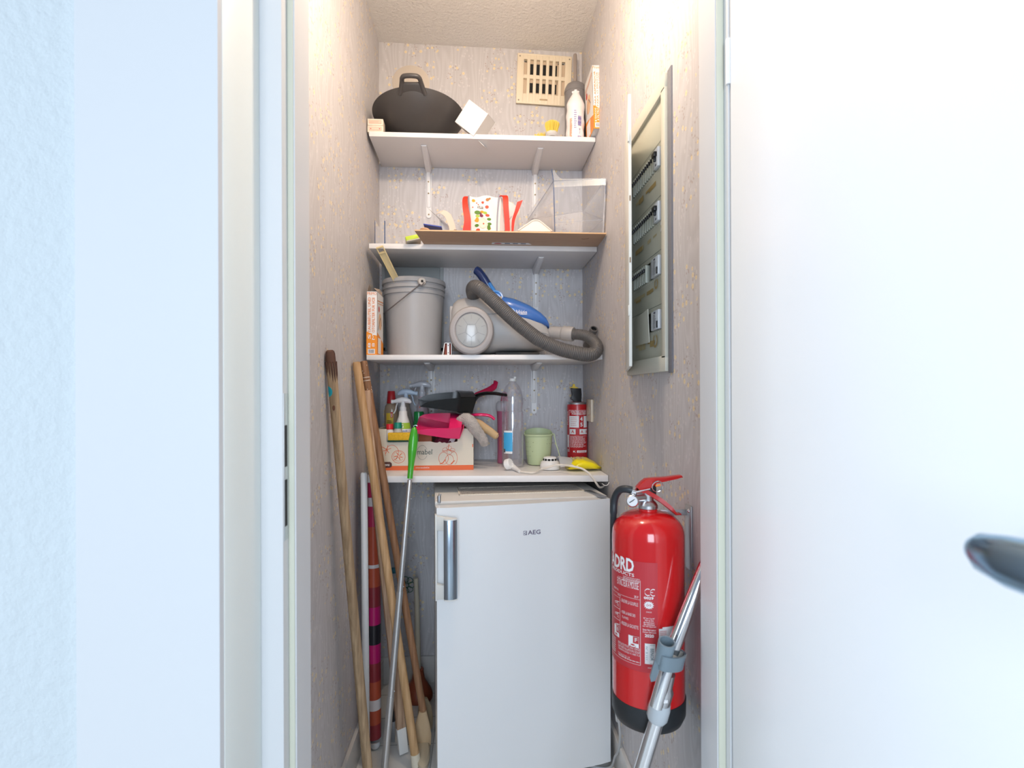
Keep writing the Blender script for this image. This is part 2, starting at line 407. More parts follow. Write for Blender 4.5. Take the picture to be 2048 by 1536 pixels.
# open closet door (hall side right), inner face towards the view
door_m = mat('door_paint', (.87, .88, .89), .35)
A = V((.4185, .868, 0)); Dd = V((.016, -.73, 0)).normalized(); Nn = V((Dd.y, -Dd.x, 0))   # Nn points to -x side
if Nn.x > 0: Nn = -Nn
dr = bpy.data.objects.new('door_1', None); C.objects.link(dr); dr.location = A; dr.matrix_world = M.Translation(A); dr['kind'] = 'structure'
DX = frame_X(A, Dd, -Nn)     # local x along the door, y away from the view, z up
if DX.to_3x3().determinant() < 0: pass
b = B().use(door_m); b.box((0, 0, .01), (.73, .04, 2.07), .002, X=DX)
dl = b.obj('door_leaf', None, dr)
hb = B().use(mat('handle_metal', (.30, .46, .62), .2, 1))
zz = 1.038
def dp(x, y, z): return DX @ V((x, y, z))
zs = 1 if (DX @ V((0, 0, 1))).z > 0 else -1
hp = [(.472, -.048, .0), (.482, -.050, 0), (.505, -.052, 0), (.54, -.053, .001), (.58, -.053, .002), (.605, -.050, .002), (.622, -.035, .002), (.625, -.012, .002), (.625, 0, .002)]
hb.tube([dp(x, y, zs*(zz+z)) for x, y, z in hp], [.008, .0145, .0185, .0205, .021, .020, .016, .012, .012], 20, flat=(1.0, .60), up=(0, 0, 1))
hb.lathe([(.001, 0), (.027, 0), (.027, .006), (.02, .009), (.001, .009)], 28, X=M.Translation(dp(.625, 0, zs*zz)) @ M.Rotation(-PI/2, 4, 'Y'))
hb.obj('handle', None, dr)
for z0 in (1.67, .35):
    b = B().use(white); b.tube([(.4175, .8715, z0), (.4175, .8715, z0+.075)], .0045, 12); b.obj('hinge', None, dr)
b = B().use(mat('hinge_screw', (.35, .3, .26), .4, .7)); b.sphere((.4163, .8755, 1.705), .0035, (0.4, 1, 1.6)); b.obj('screw', None, dr)

# ================================================================ SHELVES
SH = {}
def shelf(n, fl, fr, Yf, th, label, xl=None, xr=None, mark=None):
    a = P(*fl, Yf); c = P(*fr, Yf)
    if xl is not None:
        k = (xl-a.x)/(c.x-a.x); a = a.lerp(c, k)
    if c.x > XR-.002: c = a.lerp(c, (XR-.002-a.x)/(c.x-a.x))
    yb = YB-.001; lo = V((0, 0, th))
    b = B().use(shelf_white)
    A2 = V((a.x, yb, a.z)); C2 = V((c.x, yb, c.z))
    b.hexa([a-lo, c-lo, C2-lo, A2-lo, a, c, C2, A2], .0012)
    o = tag(b.obj('wall_shelf'), label, 'shelf', None)
    SH[n] = (a, c, Yf)
    return o
def zs_(n, x):
    a, c, _ = SH[n]; return a.z+(c.z-a.z)*(x-a.x)/(c.x-a.x)
shelf(1, (738, 262.7), (1193, 274.4), 1.93, .017, 'topmost white wall shelf, the one holding the black wok')
shelf(2, (738, 486.5), (1196, 493.4), 1.91, .018, 'white wall shelf holding the brown board and the clear drawer')
shelf(3, (733, 709.6), (1206, 709.2), 1.83, .017, 'white wall shelf holding the grey bucket and the vacuum cleaner')
shelf(4, (770, 952.3), (1217, 950.6), 1.755, .021, 'deep white lowest shelf just above the small refrigerator', xl=-.357)

def bracket(px, n, arm, leg, label, lean=0):
    """pressed steel bracket: wall leg and arm under the shelf"""
    x = P(px, 500, YB).x; z = zs_(n, x)-(.017 if n != 2 else .018)
    t = thing('shelf_bracket', label, 'bracket', (x, YB, z), group=None)
    b = B().use(brk_white)
    w_ = .0125
    def U(pts, w2):   # rounded bar outline
        return pts
    # wall leg: plate + raised rib, rounded at the foot
    pl = [(-w_, 0), (w_, 0), (w_*.85, -leg+w_)] + [(w_*.85*math.cos(a), -leg+w_-w_*.85*math.sin(a)) for a in [PI*k/8 for k in range(1, 8)]] + [(-w_*.85, -leg+w_)]
    X = M(((1, 0, 0, 0), (0, 0, -1, -.001), (0, 1, 0, 0), (0, 0, 0, 1)))
    b.prism(pl, 0, .003, X=M.Translation((x, YB, z)) @ X)
    b.obj('wall_plate', None, t)
    b = B().use(brk_white)
    b.hexa([(x-w_*.6, YB-.006, z-leg*.78), (x+w_*.6, YB-.006, z-leg*.78), (x+w_*.6, YB-.004, z-leg*.78), (x-w_*.6, YB-.004, z-leg*.78), (x-w_*.6, YB-.020, z-.005), (x+w_*.6, YB-.020, z-.005), (x+w_*.6, YB-.004, z-.005), (x-w_*.6, YB-.004, z-.005)], .002)
    b.obj('rib', None, t)
    b = B().use(brk_white)
    xe = x+lean
    # arm under the shelf, a channel narrowing to the front
    b.hexa([(xe-w_*.6, YB-arm, z-.006), (xe+w_*.6, YB-arm, z-.006), (x+w_*.8, YB-.004, z-.026), (x-w_*.8, YB-.004, z-.026),
            (xe-w_, YB-arm, z-.0003), (xe+w_, YB-arm, z-.0003), (x+w_*1.25, YB-.004, z-.0003), (x-w_*1.25, YB-.004, z-.0003)], .0022)
    b.obj('arm', None, t)
    br_ = mat('brass_screw', (.34, .27, .15), .35, .9)
    for k in (.30, .52, .94):
        b = B().use(br_); b.sphere((x, YB-(.021-.017*k), z-leg*k+(.0 if k < .9 else .004)), .0032, (1, .5, 1), u=10, v=6); b.obj('screw', None, t)
    b = B().use(br_); b.sphere((xe, YB-arm+.02, z-.006), .003, (1, 1, .6), u=10, v=6); b.obj('screw', None, t)
bracket(858, 1, .205, .205, 'left white bracket with a full wall leg under the topmost shelf')
bracket(1070, 1, .205, .20, 'right white bracket under the topmost shelf, partly behind the clear drawer')
bracket(1071, 2, .20, .20, 'white bracket above the vacuum cleaner, under the board shelf')
bracket(862, 3, .20, .20, 'left white bracket under the vacuum shelf, behind the spray bottles')
bracket(1067, 3, .20, .20, 'right white bracket under the vacuum shelf, above the green basket')

# ================================================================ BACK WALL FITTINGS
# vent grille
vm = mat('vent_ivory', (.78, .68, .52), .4)
c0, c1, c2, c3 = P(1031.5, 209, YB), P(1134, 216, YB), P(1140.5, 119, YB), P(1032.5, 109.5, YB)
t = thing('vent_grille', 'ivory square air vent grille high on the papered back wall', 'vent', c0)
vu = (c1-c0).normalized(); VW = .222; VH = (c3-c0).length; vv = V((-vu.z, 0, vu.x))
VX = M(((vu.x, vv.x, 0, c0.x), (0, 0, -1, YB), (vu.z, vv.z, 0, c0.z), (0, 0, 0, 1)))   # u, v, out of the wall
b = B().use(vm)
mu, bo, gap = .027, .034, .0135
cols = [mu + (VW-2*mu-gap)*i/6 for i in range(7)]; rows = [(.040, .040+.062), (.117, .117+.062)]
xs = [0] + [q for c in cols for q in (c, c+gap)] + [VW]
for i in range(0, len(xs)-1, 2): b.box((xs[i], 0, .004), (xs[i+1], VH, .014), .0008, X=VX)
for c in cols:
    b.box((c, 0, .004), (c+gap, rows[0][0], .014), X=VX); b.box((c, rows[0][1], .004), (c+gap, rows[1][0], .014), X=VX); b.box((c, rows[1][1], .004), (c+gap, VH, .014), X=VX)
b.box((-.001, -.001, 0), (VW+.001, VH+.001, .007), .003, X=VX) if False else None
for q in ((0, 0, VW, .006), (0, VH-.006, VW, VH)): b.box((q[0], q[1], 0), (q[2], q[3], .0145), .003, X=VX)
for q in ((0, 0, .006, VH), (VW-.006, 0, VW, VH)): b.box((q[0], q[1], 0), (q[2], q[3], .0145), .003, X=VX)
b.obj('face_plate', None, t)
b = B().use(hole); b.box((.03, .03, .0005), (VW-.03, VH-.025, .0015), X=VX); b.obj('duct_opening', None, t)
b = B().use(mat('vent_slider', (.60, .47, .34), .5))
b.box((.012, .03, .002), (cols[1]+.001, VH-.03, .0034), X=VX); b.box((cols[5]+.008, .03, .002), (VW-.012, VH-.03, .0034), X=VX)
for r in rows: b.box((cols[1], r[1]-.012, .002), (cols[5]+.01, r[1]+.003, .0034), X=VX)
b.box((cols[1], rows[0][0]-.003, .002), (cols[5]+.01, rows[0][0]+.010, .0034), X=VX)
b.obj('slider_plate', None, t)
b = B().use(mat('vent_slot', (.45, .33, .2), .6)); b.box((VW/2-.016, .016, .0135), (VW/2+.016, .022, .0148), .0004, X=VX); b.obj('slider_tab', None, t)
for q in ((.010, .012), (VW-.010, .012), (.010, VH-.012), (VW-.010, VH-.012)):
    b = B().use(mat('dull_screw', (.35, .30, .24), .5, .6)); b.sphere((q[0], q[1], .0145), .0032, (1, 1, .4), X=VX, u=10, v=6); b.obj('screw', None, t)

# access hatch behind the bucket
gm = mat('hatch_grey', (.36, .38, .38), .55)
h0, h1 = P(764, 527, YB), P(887, 527, YB); hb_ = P(800, 702, YB).z
t = thing('wall_hatch', 'flat grey access hatch on the back wall behind the bucket', 'hatch', (h0.x, YB, hb_))
b = B().use(gm); fw = .014
for q in ((h0.x, hb_, h1.x, hb_+fw), (h0.x, h0.z-fw, h1.x, h0.z), (h0.x, hb_, h0.x+fw, h0.z), (h1.x-fw, hb_, h1.x, h0.z)): b.box((q[0], YB-.007, q[1]), (q[2], YB, q[3]), .0015)
b.obj('hatch_frame', None, t)
b = B().use(mat('hatch_panel', (.31, .33, .33), .5)); b.box((h0.x+fw+.001, YB-.0045, hb_+fw+.001), (h1.x-fw-.001, YB-.001, h0.z-fw-.001), .001); b.obj('hatch_door', None, t)

# ================================================================ TOP SHELF
# two matchboxes
card = mat('matchbox_card', (.80, .70, .58), .7); mred = mat('matchbox_pink', (.72, .42, .32), .7)
zb = zs_(1, -.35)
for k, lab in enumerate(('lower of the two pale matchboxes stacked at the left end of the top shelf', 'upper of the two pale matchboxes stacked at the left end of the top shelf')):
    a0 = P(735.5+k*.5, 261, 1.935); x0 = XL+.004+k*.0005; z0 = zb+.0005+k*.0242; y0 = 1.936
    t = thing('matchbox', lab, 'matchbox', (x0, y0, z0), 0, 'matchboxes on the top shelf')
    wd = P(766, 250, 1.935).x-x0
    b = B().use(card); b.box((x0, y0+.001, z0), (x0+wd, y0+.045, z0+.0235), .0007); o = b.obj('sleeve', None, t)
    b = B().use(card); b.box((x0+.0012, y0, z0+.0012), (x0+wd-.0012, y0+.004, z0+.0223), .0003); b.obj('drawer', None, t)
    p = Print(plane_fn((x0, y0, z0), (1, 0, 0), (0, 0, 1)), .0004)
    p.rect(.005, .006, wd-.005, .0185, mred); p.rect(.0065, .0078, wd-.0065, .0167, mat('matchbox_pale', (.78, .58, .46), .7), 2)
    if k: p.lines(.009, .009, wd-.009, .0155, 2, mred, 3)
    else: p.disc(.012, .0122, .002, mat('matchbox_red', (.55, .10, .10), .7), 3); p.disc(wd-.012, .0122, .002, mat('matchbox_red', (0, 0, 0)), 3)
    p.add(o)

# wok
iron = mat('black_iron', (.058, .053, .052), .40, spec=.6)
wc = V((-.2135, 2.013, zs_(1, -.2)))
t = thing('wok', 'large matte black wok with a loop handle on the topmost shelf', 'wok', wc)
WR = .169; WH_ = .098
TX = M.Translation(wc+V((0, 0, .002))) @ M.Rotation(math.radians(-2), 4, 'Z') @ M.Translation((0, .03, 0)) @ M.Rotation(math.radians(-6), 4, 'X') @ M.Translation((0, -.03, 0))
prof = [(.001, .004), (.034, .004), (.035, 0), (.042, 0), (.043, .006), (.06, .0115), (.085, .022), (.11, .037), (.135, .057), (.155, .077), (.166, .094), (WR, .0985), (.1675, .1005), (.165, .096), (.15, .078), (.13, .059), (.105, .041), (.08, .027), (.05, .016), (.001, .012)]
b = B().use(iron); b.lathe(prof, 72, X=TX); wb = b.obj('bowl', None, t)
for s in (-1, 1):
    b = B().use(iron)
    pts = [(-.043, .148, .083), (-.038, .162, .093), (-.032, .182, .106), (-.029, .194, .110), (-.022, .201, .112), (-.008, .204, .112), (.008, .204, .112), (.022, .201, .112), (.029, .194, .110), (.032, .182, .106), (.038, .162, .093), (.043, .148, .083)]
    if s < 0: pts = [(x, y*-1, z) for x, y, z in pts]
    hp = [TX @ V(q) for q in spline(pts, 5)]
    b.tube(hp, .0078, 14)
    # web below the loop
    q = [(-.043, .148), (-.033, .180), (.033, .180), (.043, .148)]
    b.hexa([TX @ V((x, y*s, .0790+(y-.15)*.72)) for x, y in q]+[TX @ V((x, y*s, .0870+(y-.15)*.72)) for x, y in q], .002)
    b.obj('handle', None, t)

# white carton standing on its edge
t = thing('carton', 'small plain white carton tipped on its corner beside the wok', 'box', P(941, 270, 1.925))
wcard = mat('white_card', (.80, .78, .76), .6)
cc = P(942.5, 235.5, 1.92); s_ = .0885
CX = frame_X(cc, (1, -.35, .02), (.38, 1, .13)) @ M.Rotation(math.radians(41.5), 4, 'Y')
b = B().use(wcard)
b.box((-s_/2, .0012, -s_/2), (-s_/2+.001, .085, s_/2), X=CX); b.box((s_/2-.001, .0012, -s_/2), (s_/2, .085, s_/2), X=CX)
b.box((-s_/2, .0012, -s_/2), (s_/2, .085, -s_/2+.001), X=CX); b.box((-s_/2, .0012, s_/2-.001), (s_/2, .085, s_/2), X=CX)
b.box((-s_/2, .080, -s_/2), (s_/2, .081, s_/2), X=CX)
b.obj('carton_body', None, t)
b = B().use(wcard); b.box((-s_/2, 0, -s_/2), (s_/2, .0012, s_/2), .0004, X=CX); b.obj('end_flap', None, t)
b = B().use(wcard)
f0 = CX @ V((s_/2, .02, -s_/2)); f1 = CX @ V((s_/2, .07, -s_/2)); f2 = f1+V((.030, 0, -.028)); f3 = f0+V((.030, 0, -.028))
b.hexa([f0, f1, f2, f3, f0+V((.001, 0, .001)), f1+V((.001, 0, .001)), f2+V((.001, 0, .001)), f3+V((.001, 0, .001))]); b.obj('side_flap', None, t)

# dish brush
bc = P(1101, 268, 1.99); bz = zs_(1, bc.x)
t = thing('dish_brush', 'dish brush with yellow bristles and a grey head on the top shelf', 'brush', (bc.x, 1.99, bz))
gpl = mat('grey_handle_plastic', (.52, .51, .50), .4)
b = B().use(gpl)
b.lathe([(.001, 0), (.016, 0), (.022, .006), (.023, .014), (.021, .018), (.001, .019)], 24, X=M.Translation((bc.x, 1.957, bz+.006)) @ M.Rotation(math.radians(-12), 4, 'X'), sy=1.0)
b.obj('head', None, t)
b = B().use(gpl); b.tube([(bc.x, 1.965, bz+.015), (bc.x+.003, 2.04, bz+.013), (bc.x+.006, 2.10, bz+.010), (bc.x+.01, 2.165, bz+.0075)], [.0075, .006, .006, .0075], 12); b.obj('handle', None, t)
bri = mat('yellow_bristle', (.86, .66, .12), .6); b = B().use(bri)
for i in range(230):
    a = random.random()*2*PI; r = math.sqrt(random.random()); x = .0185*r*math.cos(a); y = .0185*r*math.sin(a)
    l = .030+.012*(1-r*r)+random.random()*.002; p0 = V((bc.x+x, 1.957+y, bz+.022)); p1 = p0+V((x*.55, y*.75-.004, l))
    b.tube([p0, p1], [.0009, .0007], 4)
o = b.obj('bristles', None, t); o['kind'] = 'stuff'
bc2 = P(1083, 268, 2.04)
t = thing('scrub_brush', 'second yellow-bristled brush half hidden behind the dish brush', 'brush', (bc2.x, 2.04, bz))
b = B().use(gpl); b.lathe([(.001, 0), (.016, 0), (.018, .008), (.001, .010)], 20, X=M.Translation((bc2.x-.004, 2.0, bz+.004))); b.obj('head', None, t)
b = B().use(bri)
for i in range(120):
    a = random.random()*2*PI; r = math.sqrt(random.random()); x = .015*r*math.cos(a); y = .015*r*math.sin(a)
    p0 = V((bc2.x-.004+x, 2.0+y, bz+.012)); b.tube([p0, p0+V((x*.8-.003, y*.8, .020+random.random()*.006))], [.0009, .0007], 4)
o = b.obj('bristles', None, t); o['kind'] = 'stuff'

# toilet brush
tc_ = P(1150.5, 200, 2.125); zz_ = zs_(1, tc_.x)
tg = mat('toilet_brush_grey', (.22, .21, .215), .38)
t = thing('toilet_brush', 'grey toilet brush in a domed grey holder below the vent', 'toilet brush', (tc_.x, 2.125, zz_))
ztop = P(1150, 160, 2.125).z; zrim = P(1150, 176, 2.085).z
X = M.Translation((tc_.x, 2.125, zz_))
b = B().use(tg); b.lathe([(.034, 0), (.040, .004), (.0415, (zrim-zz_)*.5), (.0425, zrim-zz_-.02), (.0425, zrim-zz_)], 36, X=X); b.obj('holder', None, t)
b = B().use(tg); d = ztop-zrim+.012; b.lathe([(.0435, zrim-zz_-.001), (.0435, zrim-zz_+.006), (.041, zrim-zz_+.018), (.035, zrim-zz_+.030), (.024, zrim-zz_+.038), (.010, zrim-zz_+.042), (.001, zrim-zz_+.042)], 36, X=X); b.obj('lid', None, t)
hz = P(1150, 108, 2.125).z
b = B().use(mat('brush_handle_taupe', (.33, .28, .25), .35)); b.lathe([(.0072, zrim-zz_+.040), (.0072, hz-zz_-.004), (.005, hz-zz_), (.001, hz-zz_+.0005)], 16, X=X); b.obj('handle', None, t)

# bagged roll
rc_ = P(1149.5, 260, 2.005); zr = zs_(1, rc_.x)
t = thing('plastic_bag', 'tall milky plastic sleeve of cotton pads beside the orange filter box', 'bag', (rc_.x, 2.005, zr))
bagm = mat('milky_film', (.82, .78, .78), .22, coat=.3, bump=(90, .25, .003))
b = B().use(bagm)
hh = P(1149, 187, 2.005).z-zr; rg = []
for i in range(22):
    f = i/21; z = hh*f
    r = .0335*(1 if f < .72 else max(.34, math.cos((f-.72)/.28*1.25)))*(1+.02*math.sin(i*1.7)); r *= (.94 if f < .06 else 1)
    rg.append([(rc_.x+r*(1+.05*math.sin(3*a+i))*math.cos(a)+.004*f, 2.005+r*math.sin(a), zr+z) for a in [2*PI*k/28 for k in range(28)]])
b.loft(rg); sl = b.obj('sleeve', None, t)
b = B().use(bagm)
for i in range(11):
    a = 2*PI*i/11; b.tube([(rc_.x+.004+.004*math.cos(a), 2.005+.004*math.sin(a), zr+hh*.97), (rc_.x+.004+.011*math.cos(a), 2.005+.011*math.sin(a), zr+hh+.003+.003*(i % 3))], [.004, .0050], 8, flat=(1, .5))
b.obj('gathered_top', None, t)
purple = mat('purple_print', (.16, .13, .45), .5)
p = Print(lambda u, v, h: V((rc_.x+(.0352+h)*math.sin(u/.0345)+.003*v/hh, 2.005-(.0352+h)*math.cos(u/.0345), zr+v)), .0005)
p.barcode(.004, .062, .018, .098, purple, True); p.barcode(.004, 0.002, .018, .024, purple, True)
p.text('4 x 80', .009, .032, .014, .052, purple, up=1); p.lines(-.026, .004, -.016, .09, 22, mat('orange_print', (.80, .25, .04), .5)); p.lines(-.010, .05, .000, .12, 9, purple, w=.3)
p.add(sl)

orange = mat('filter_orange', (.86, .29, .02), .5); oprint = mat('orange_print', (.80, .25, .04), .5)
def filter_box(x0, y0, z0, wd, dp_, ht, lean, label, lines, open_lid, lastw=None):
    """upright carton for vacuum bags, narrow side to the front; lean tilts it sideways"""
    t = thing('vacuum_bag_box', label, 'box', (x0, y0, z0), 0, 'orange and white vacuum bag boxes')
    X = M.Translation((x0, y0, z0)) @ M.Rotation(lean, 4, 'Y')
    fcm = mat('filter_carton_white', (.80, .79, .78), .45)
    b = B().use(fcm); th = .0009
    b.box((0, 0, 0), (wd, th, ht), X=X); b.box((0, dp_-th, 0), (wd, dp_, ht), X=X); b.box((0, 0, 0), (wd, dp_, th), X=X)
    b.box((0, 0, 0), (th, dp_, ht), X=X); b.box((wd-th, 0, 0), (wd, dp_, ht), X=X)
    o = b.obj('carton_body', None, t)
    kr = mat('kraft_inside', (.42, .34, .28), .8)
    if open_lid:
        b = B().use(kr)
        def flap(pts, name='top_flap'):
            b = B().use(kr); q = [X @ V(p) for p in pts]; n = (q[1]-q[0]).cross(q[2]-q[0]).normalized()*.0007; b.hexa(q+[p+n for p in q]); b.obj(name, None, t)
        flap([(0, .004, ht), (0, dp_*.5, ht), (.004, dp_*.5, ht+.024), (.006, .006, ht+.024)])
        flap([(wd, dp_*.03, ht), (wd, dp_*.9, ht), (wd-.010, dp_*.9, ht+.026), (wd-.012, dp_*.03, ht+.012)])
        flap([(.004, dp_, ht), (wd-.004, dp_, ht), (wd-.006, dp_+.012, ht+.022), (.006, dp_+.012, ht+.022)])
    else:
        b = B().use(kr); b.box((.001, .001, ht-.003), (wd-.001, dp_-.001, ht-.002), X=X); b.obj('top_flap', None, t)
        b = B().use(kr); b.box((wd-.002, .002, ht), (wd-.001, dp_*.6, ht+.03), X=X); b.obj('tuck_flap', None, t)
    Xi = X.to_3x3()
    p = Print(plane_fn(X @ V((0, 0, 0)), Xi @ V((1, 0, 0)), Xi @ V((0, 0, 1))), .0003)
    p.poly([(0, 0), (wd, 0), (wd, ht*.30), (0, ht*.37)], orange)
    p.rect(wd*.14, ht*.02, wd*.80, ht*.095, print_white, 2); p.barcode(wd*.22, ht*.03, wd*.72, ht*.085, mat('grey_print', (.12, .12, .16), .6), k=3)
    p.text(lines[0], wd*.06, ht*.945, wd*.94, ht*.99, oprint, 2, bold=.01)
    for i, L_ in enumerate(lines[1:]):
        n = len(lines)-1; u0 = wd*(.14+.76*i/n); u1 = u0+wd*.76/n*.68
        ini = ht*.11; spl = ht*.345
        full = ht*.78
        p.text(L_[0], u0, ini+i*.004, u1, spl-.004, print_white, 3, up=1, bold=.01); p.text(L_[1], u0, spl+.002, u1, spl+(full-i*.004)*(.72 if len(L_[1]) < 16 else .73), oprint, 3, up=1, bold=.01)
    p.add(o)
    # broad side, facing left or right
    sgn = -1 if open_lid == 0 else 1
    if sgn < 0: p = Print(plane_fn(X @ V((0, dp_, 0)), Xi @ V((0, -1, 0)), Xi @ V((0, 0, 1))), .0003)
    else: p = Print(plane_fn(X @ V((wd, 0, 0)), Xi @ V((0, 1, 0)), Xi @ V((0, 0, 1))), .0003)
    p.poly([(0, 0), (dp_, 0), (dp_, ht*.22), (dp_*.5, ht*.30), (0, ht*.36)], orange)
    p.rect(dp_*.12, ht*.03, dp_*.6, ht*.28, print_white, 2); p.disc(dp_*.45, ht*.55, dp_*.25, mat('pale_orange', (.82, .52, .30), .5), 2); p.disc(dp_*.25, ht*.74, dp_*.09, mat('print_red', (.6, .05, .03), .5), 3)
    p.stroke([(dp_*.1, ht*.4), (dp_*.5, ht*.62), (dp_*.7, ht*.5)], .004, mat('grey_print', (0, 0, 0)), 3); p.stroke([(dp_*.05, ht*.86), (dp_*.95, ht*.90)], .003, oprint, 2); p.stroke([(dp_*.05, ht*.82), (dp_*.95, ht*.86)], .002, oprint, 2)
    p.add(o)
    return t
q0 = P(1181.5, 262, 1.93)
filter_box(q0.x-.0005, 1.875, zs_(1, q0.x)+.004, .0345, .13, .222, math.radians(-1.6), 'orange and white vacuum bag box leaning on the right wall, top shelf', ['Primo', ('8 SACOS', 'PARA ASPIRADOR'), ('8 FILTRO', 'PARA O MOTOR'), ('DE', 'PARA O VCII')], 0)

# ================================================================ SECOND SHELF
z2 = lambda x: zs_(2, x)
cp = clear('clear_acrylic', (.97, .975, .985), .10, .04, .035)
cpe = clear('acrylic_edge', (.30, .42, .62), .12, .05, .10, (.25, .35, .55))
# clear holder on the left end
x0, x1 = P(750.5, 470, 1.96).x, P(771.5, 470, 1.96).x; zz0 = z2(x0)+.0003
t = thing('acrylic_holder', 'small clear plastic holder standing at the left end of a shelf', 'holder', (x0, 1.96, zz0))
ht_ = P(760, 443, 1.96).z-zz0
b = B().use(cp); b.box((x0, 1.95, zz0), (x0+.0025, 2.06, zz0+ht_), X=None); b.box((x1-.004, 1.95, zz0), (x1, 2.06, zz0+ht_)); b.box((x0+.0025, 2.055, zz0), (x1-.004, 2.06, zz0+ht_*.5)); b.box((x0+.0025, 1.95, zz0), (x1-.004, 2.055, zz0+.002)); b.obj('holder_body', None, t)
b = B().use(cpe); b.box((x0-.0004, 1.9485, zz0), (x0+.0022, 1.9498, zz0+ht_)); b.box((x1-.0036, 1.9485, zz0), (x1+.0004, 1.9498, zz0+ht_)); b.obj('front_edge', None, t, ) 

# brown board overhanging the shelf
bl, br2 = P(829, 460, 1.765), P(1217, 466, 1.765)
zl = z2(bl.x)+.0006; zr2 = z2(br2.x)+.0006
bl2 = P(848, 488, 1.90); 
t = thing('board', 'thin brown hardboard sheet jutting out over the front of its shelf', 'board', (bl.x, 1.9, zl))
b = B().use(mat('hardboard', (.54, .35, .23), .6, noise=(18, (.58, .39, .26), 4, (1, 8, 1))))
xr_ = .427; zf = .002
q = [(bl.x, 1.765, zl+zf), (xr_, 1.765, z2(xr_)+.0006+zf), (P(1194, 490, 1.90).x+.012, 1.925, z2(.4)+.0006), (P(1194, 490, 1.90).x+.01, 2.176, z2(.4)+.0006), (bl2.x, 2.176, z2(bl2.x)+.0006), (bl2.x-.001, 1.925, z2(bl2.x)+.0006)]
def slab(b, q, th, off=V((0, 0, 0))):
    q = [V(p)+off for p in q]; n = len(q); up = V((0, 0, th)); b.face(q[::-1]); b.face([p+up for p in q])
    for i in range(n): b.face([q[i], q[(i+1) % n], q[(i+1) % n]+up, q[i]+up])
slab(b, [q[0], q[1], q[2], q[5]], .004); slab(b, [q[5], q[2], q[3], q[4]], .004)
bo = b.obj('sheet', None, t)
b = B().use(mat('board_edge', (.62, .40, .22), .6)); e0 = V(q[0])+V((0, -.0005, 0)); e1 = V(q[1])+V((0, -.0005, 0)); b.hexa([e0, e1, e1+V((0, .002, 0)), e0+V((0, .002, 0)), e0+V((0, 0, .0042)), e1+V((0, 0, .0042)), e1+V((0, .002, .0042)), e0+V((0, .002, .0042))]); b.obj('edge', None, t)
zu = lambda x, y: z2(x)+.0006+zf*(1.925-y)/.16
s0, s1 = P(983, 489, 1.9), P(1064, 489, 1.9)
p = Print(lambda u, v, h: V((u, v, zu(u, v)-h)), .0004)
p.poly([(s0.x, 1.90), (s0.x+.002, 1.878), (s1.x-.016, 1.878), (s1.x, 1.90)], print_white)
p.disc(s0.x+.022, 1.889, .014, mat('print_red', (.6, .05, .03), .5), 2, ry=.006)
for k in range(3): p.rect(s0.x+.046+k*.028, 1.883, s0.x+.064+k*.028, 1.892, mat('grey_print', (.12, .12, .16), .6), 2)
p.add(bo)
p = Print(lambda u, v, h: V((u, v, zu(u, v)-h)), .0004)
g0 = P(1170, 477, 1.82); p.stroke([(g0.x-.011, g0.y+.001), (g0.x-.004, g0.y+.0025), (g0.x+.005, g0.y), (g0.x+.012, g0.y-.007)], .0028, mat('board_groove', (.13, .07, .04), .9))
p.add(bo, 'handle_slot')
zbd = lambda x, y: zu(x, y)+.0045

# tote bag
t0 = P(940, 461, 1.99); bx0, bx1 = t0.x, P(1000, 461, 1.99).x; byf = 1.985; bz0 = zbd(0, 2.0)
t = thing('tote_bag', 'white shopping bag printed with vegetables, standing with red handles', 'shopping bag', ((bx0+bx1)/2, 2.03, bz0))
bag = mat('bag_white', (.80, .76, .72), .55, bump=(40, .3, .004)); bagg = mat('bag_piping', (.30, .31, .36), .6); bred = mat('bag_red', (.80, .035, .012), .5)
BH = P(970, 390, byf).z-bz0
xw = bx1-bx0
def bagf(u, v, h=0):    # front surface: u metres from left, v up
    f = v/BH; return V((bx0+u + .010*(f-.5)*(u/xw-.5)*2, byf+.006*math.sin(u*70+v*22)-.004*f+.020*f*f-h, bz0+v))
b = B().use(bag)
b.grid(lambda u, v: bagf(u*xw, v*BH*(1-.03*math.sin(u*9))), 14, 10)
b.grid(lambda u, v: bagf(u*xw, v*BH*(1-.05*math.sin(u*7)))+V((0, .075-.03*v, 0)), 14, 10)
# left gusset flaring out to the left, right gusset to the right
lg = [P(930, 461, 2.03), P(927, 398, 2.03)]; rg_ = [P(1034, 461, 2.03), P(1042, 405, 2.03)]
b.grid(lambda u, v: bagf(0, v*BH).lerp(lg[0].lerp(lg[1], v)+V((0, .01, 0)), u)+V((0, .006*math.sin(v*9+u*5), 0)), 6, 10)
b.grid(lambda u, v: bagf(xw, v*BH*.985).lerp(rg_[0].lerp(rg_[1], v*.80)+V((0, .004, 0)), u)+V((0, .006*math.sin(v*8+u*6), 0)), 10, 10)
b.shell(.0012); bb = b.obj('bag_body', None, t)
for (u0, lean) in ((0, 0), (.63*xw*1.56, 1)):
    pass
b = B().use(bagg)
b.tube([bagf(.001, v*BH*.01, .001) for v in range(0, 101, 5)], .0034, 8, flat=(1, .5)); b.obj('piping', None, t)
b = B().use(bagg)
b.tube([bagf(xw-.006-.004*math.sin(v*.03), v*BH*.0105, .001) for v in range(0, 101, 5)], .0034, 8, flat=(1, .5)); b.obj('piping', None, t)
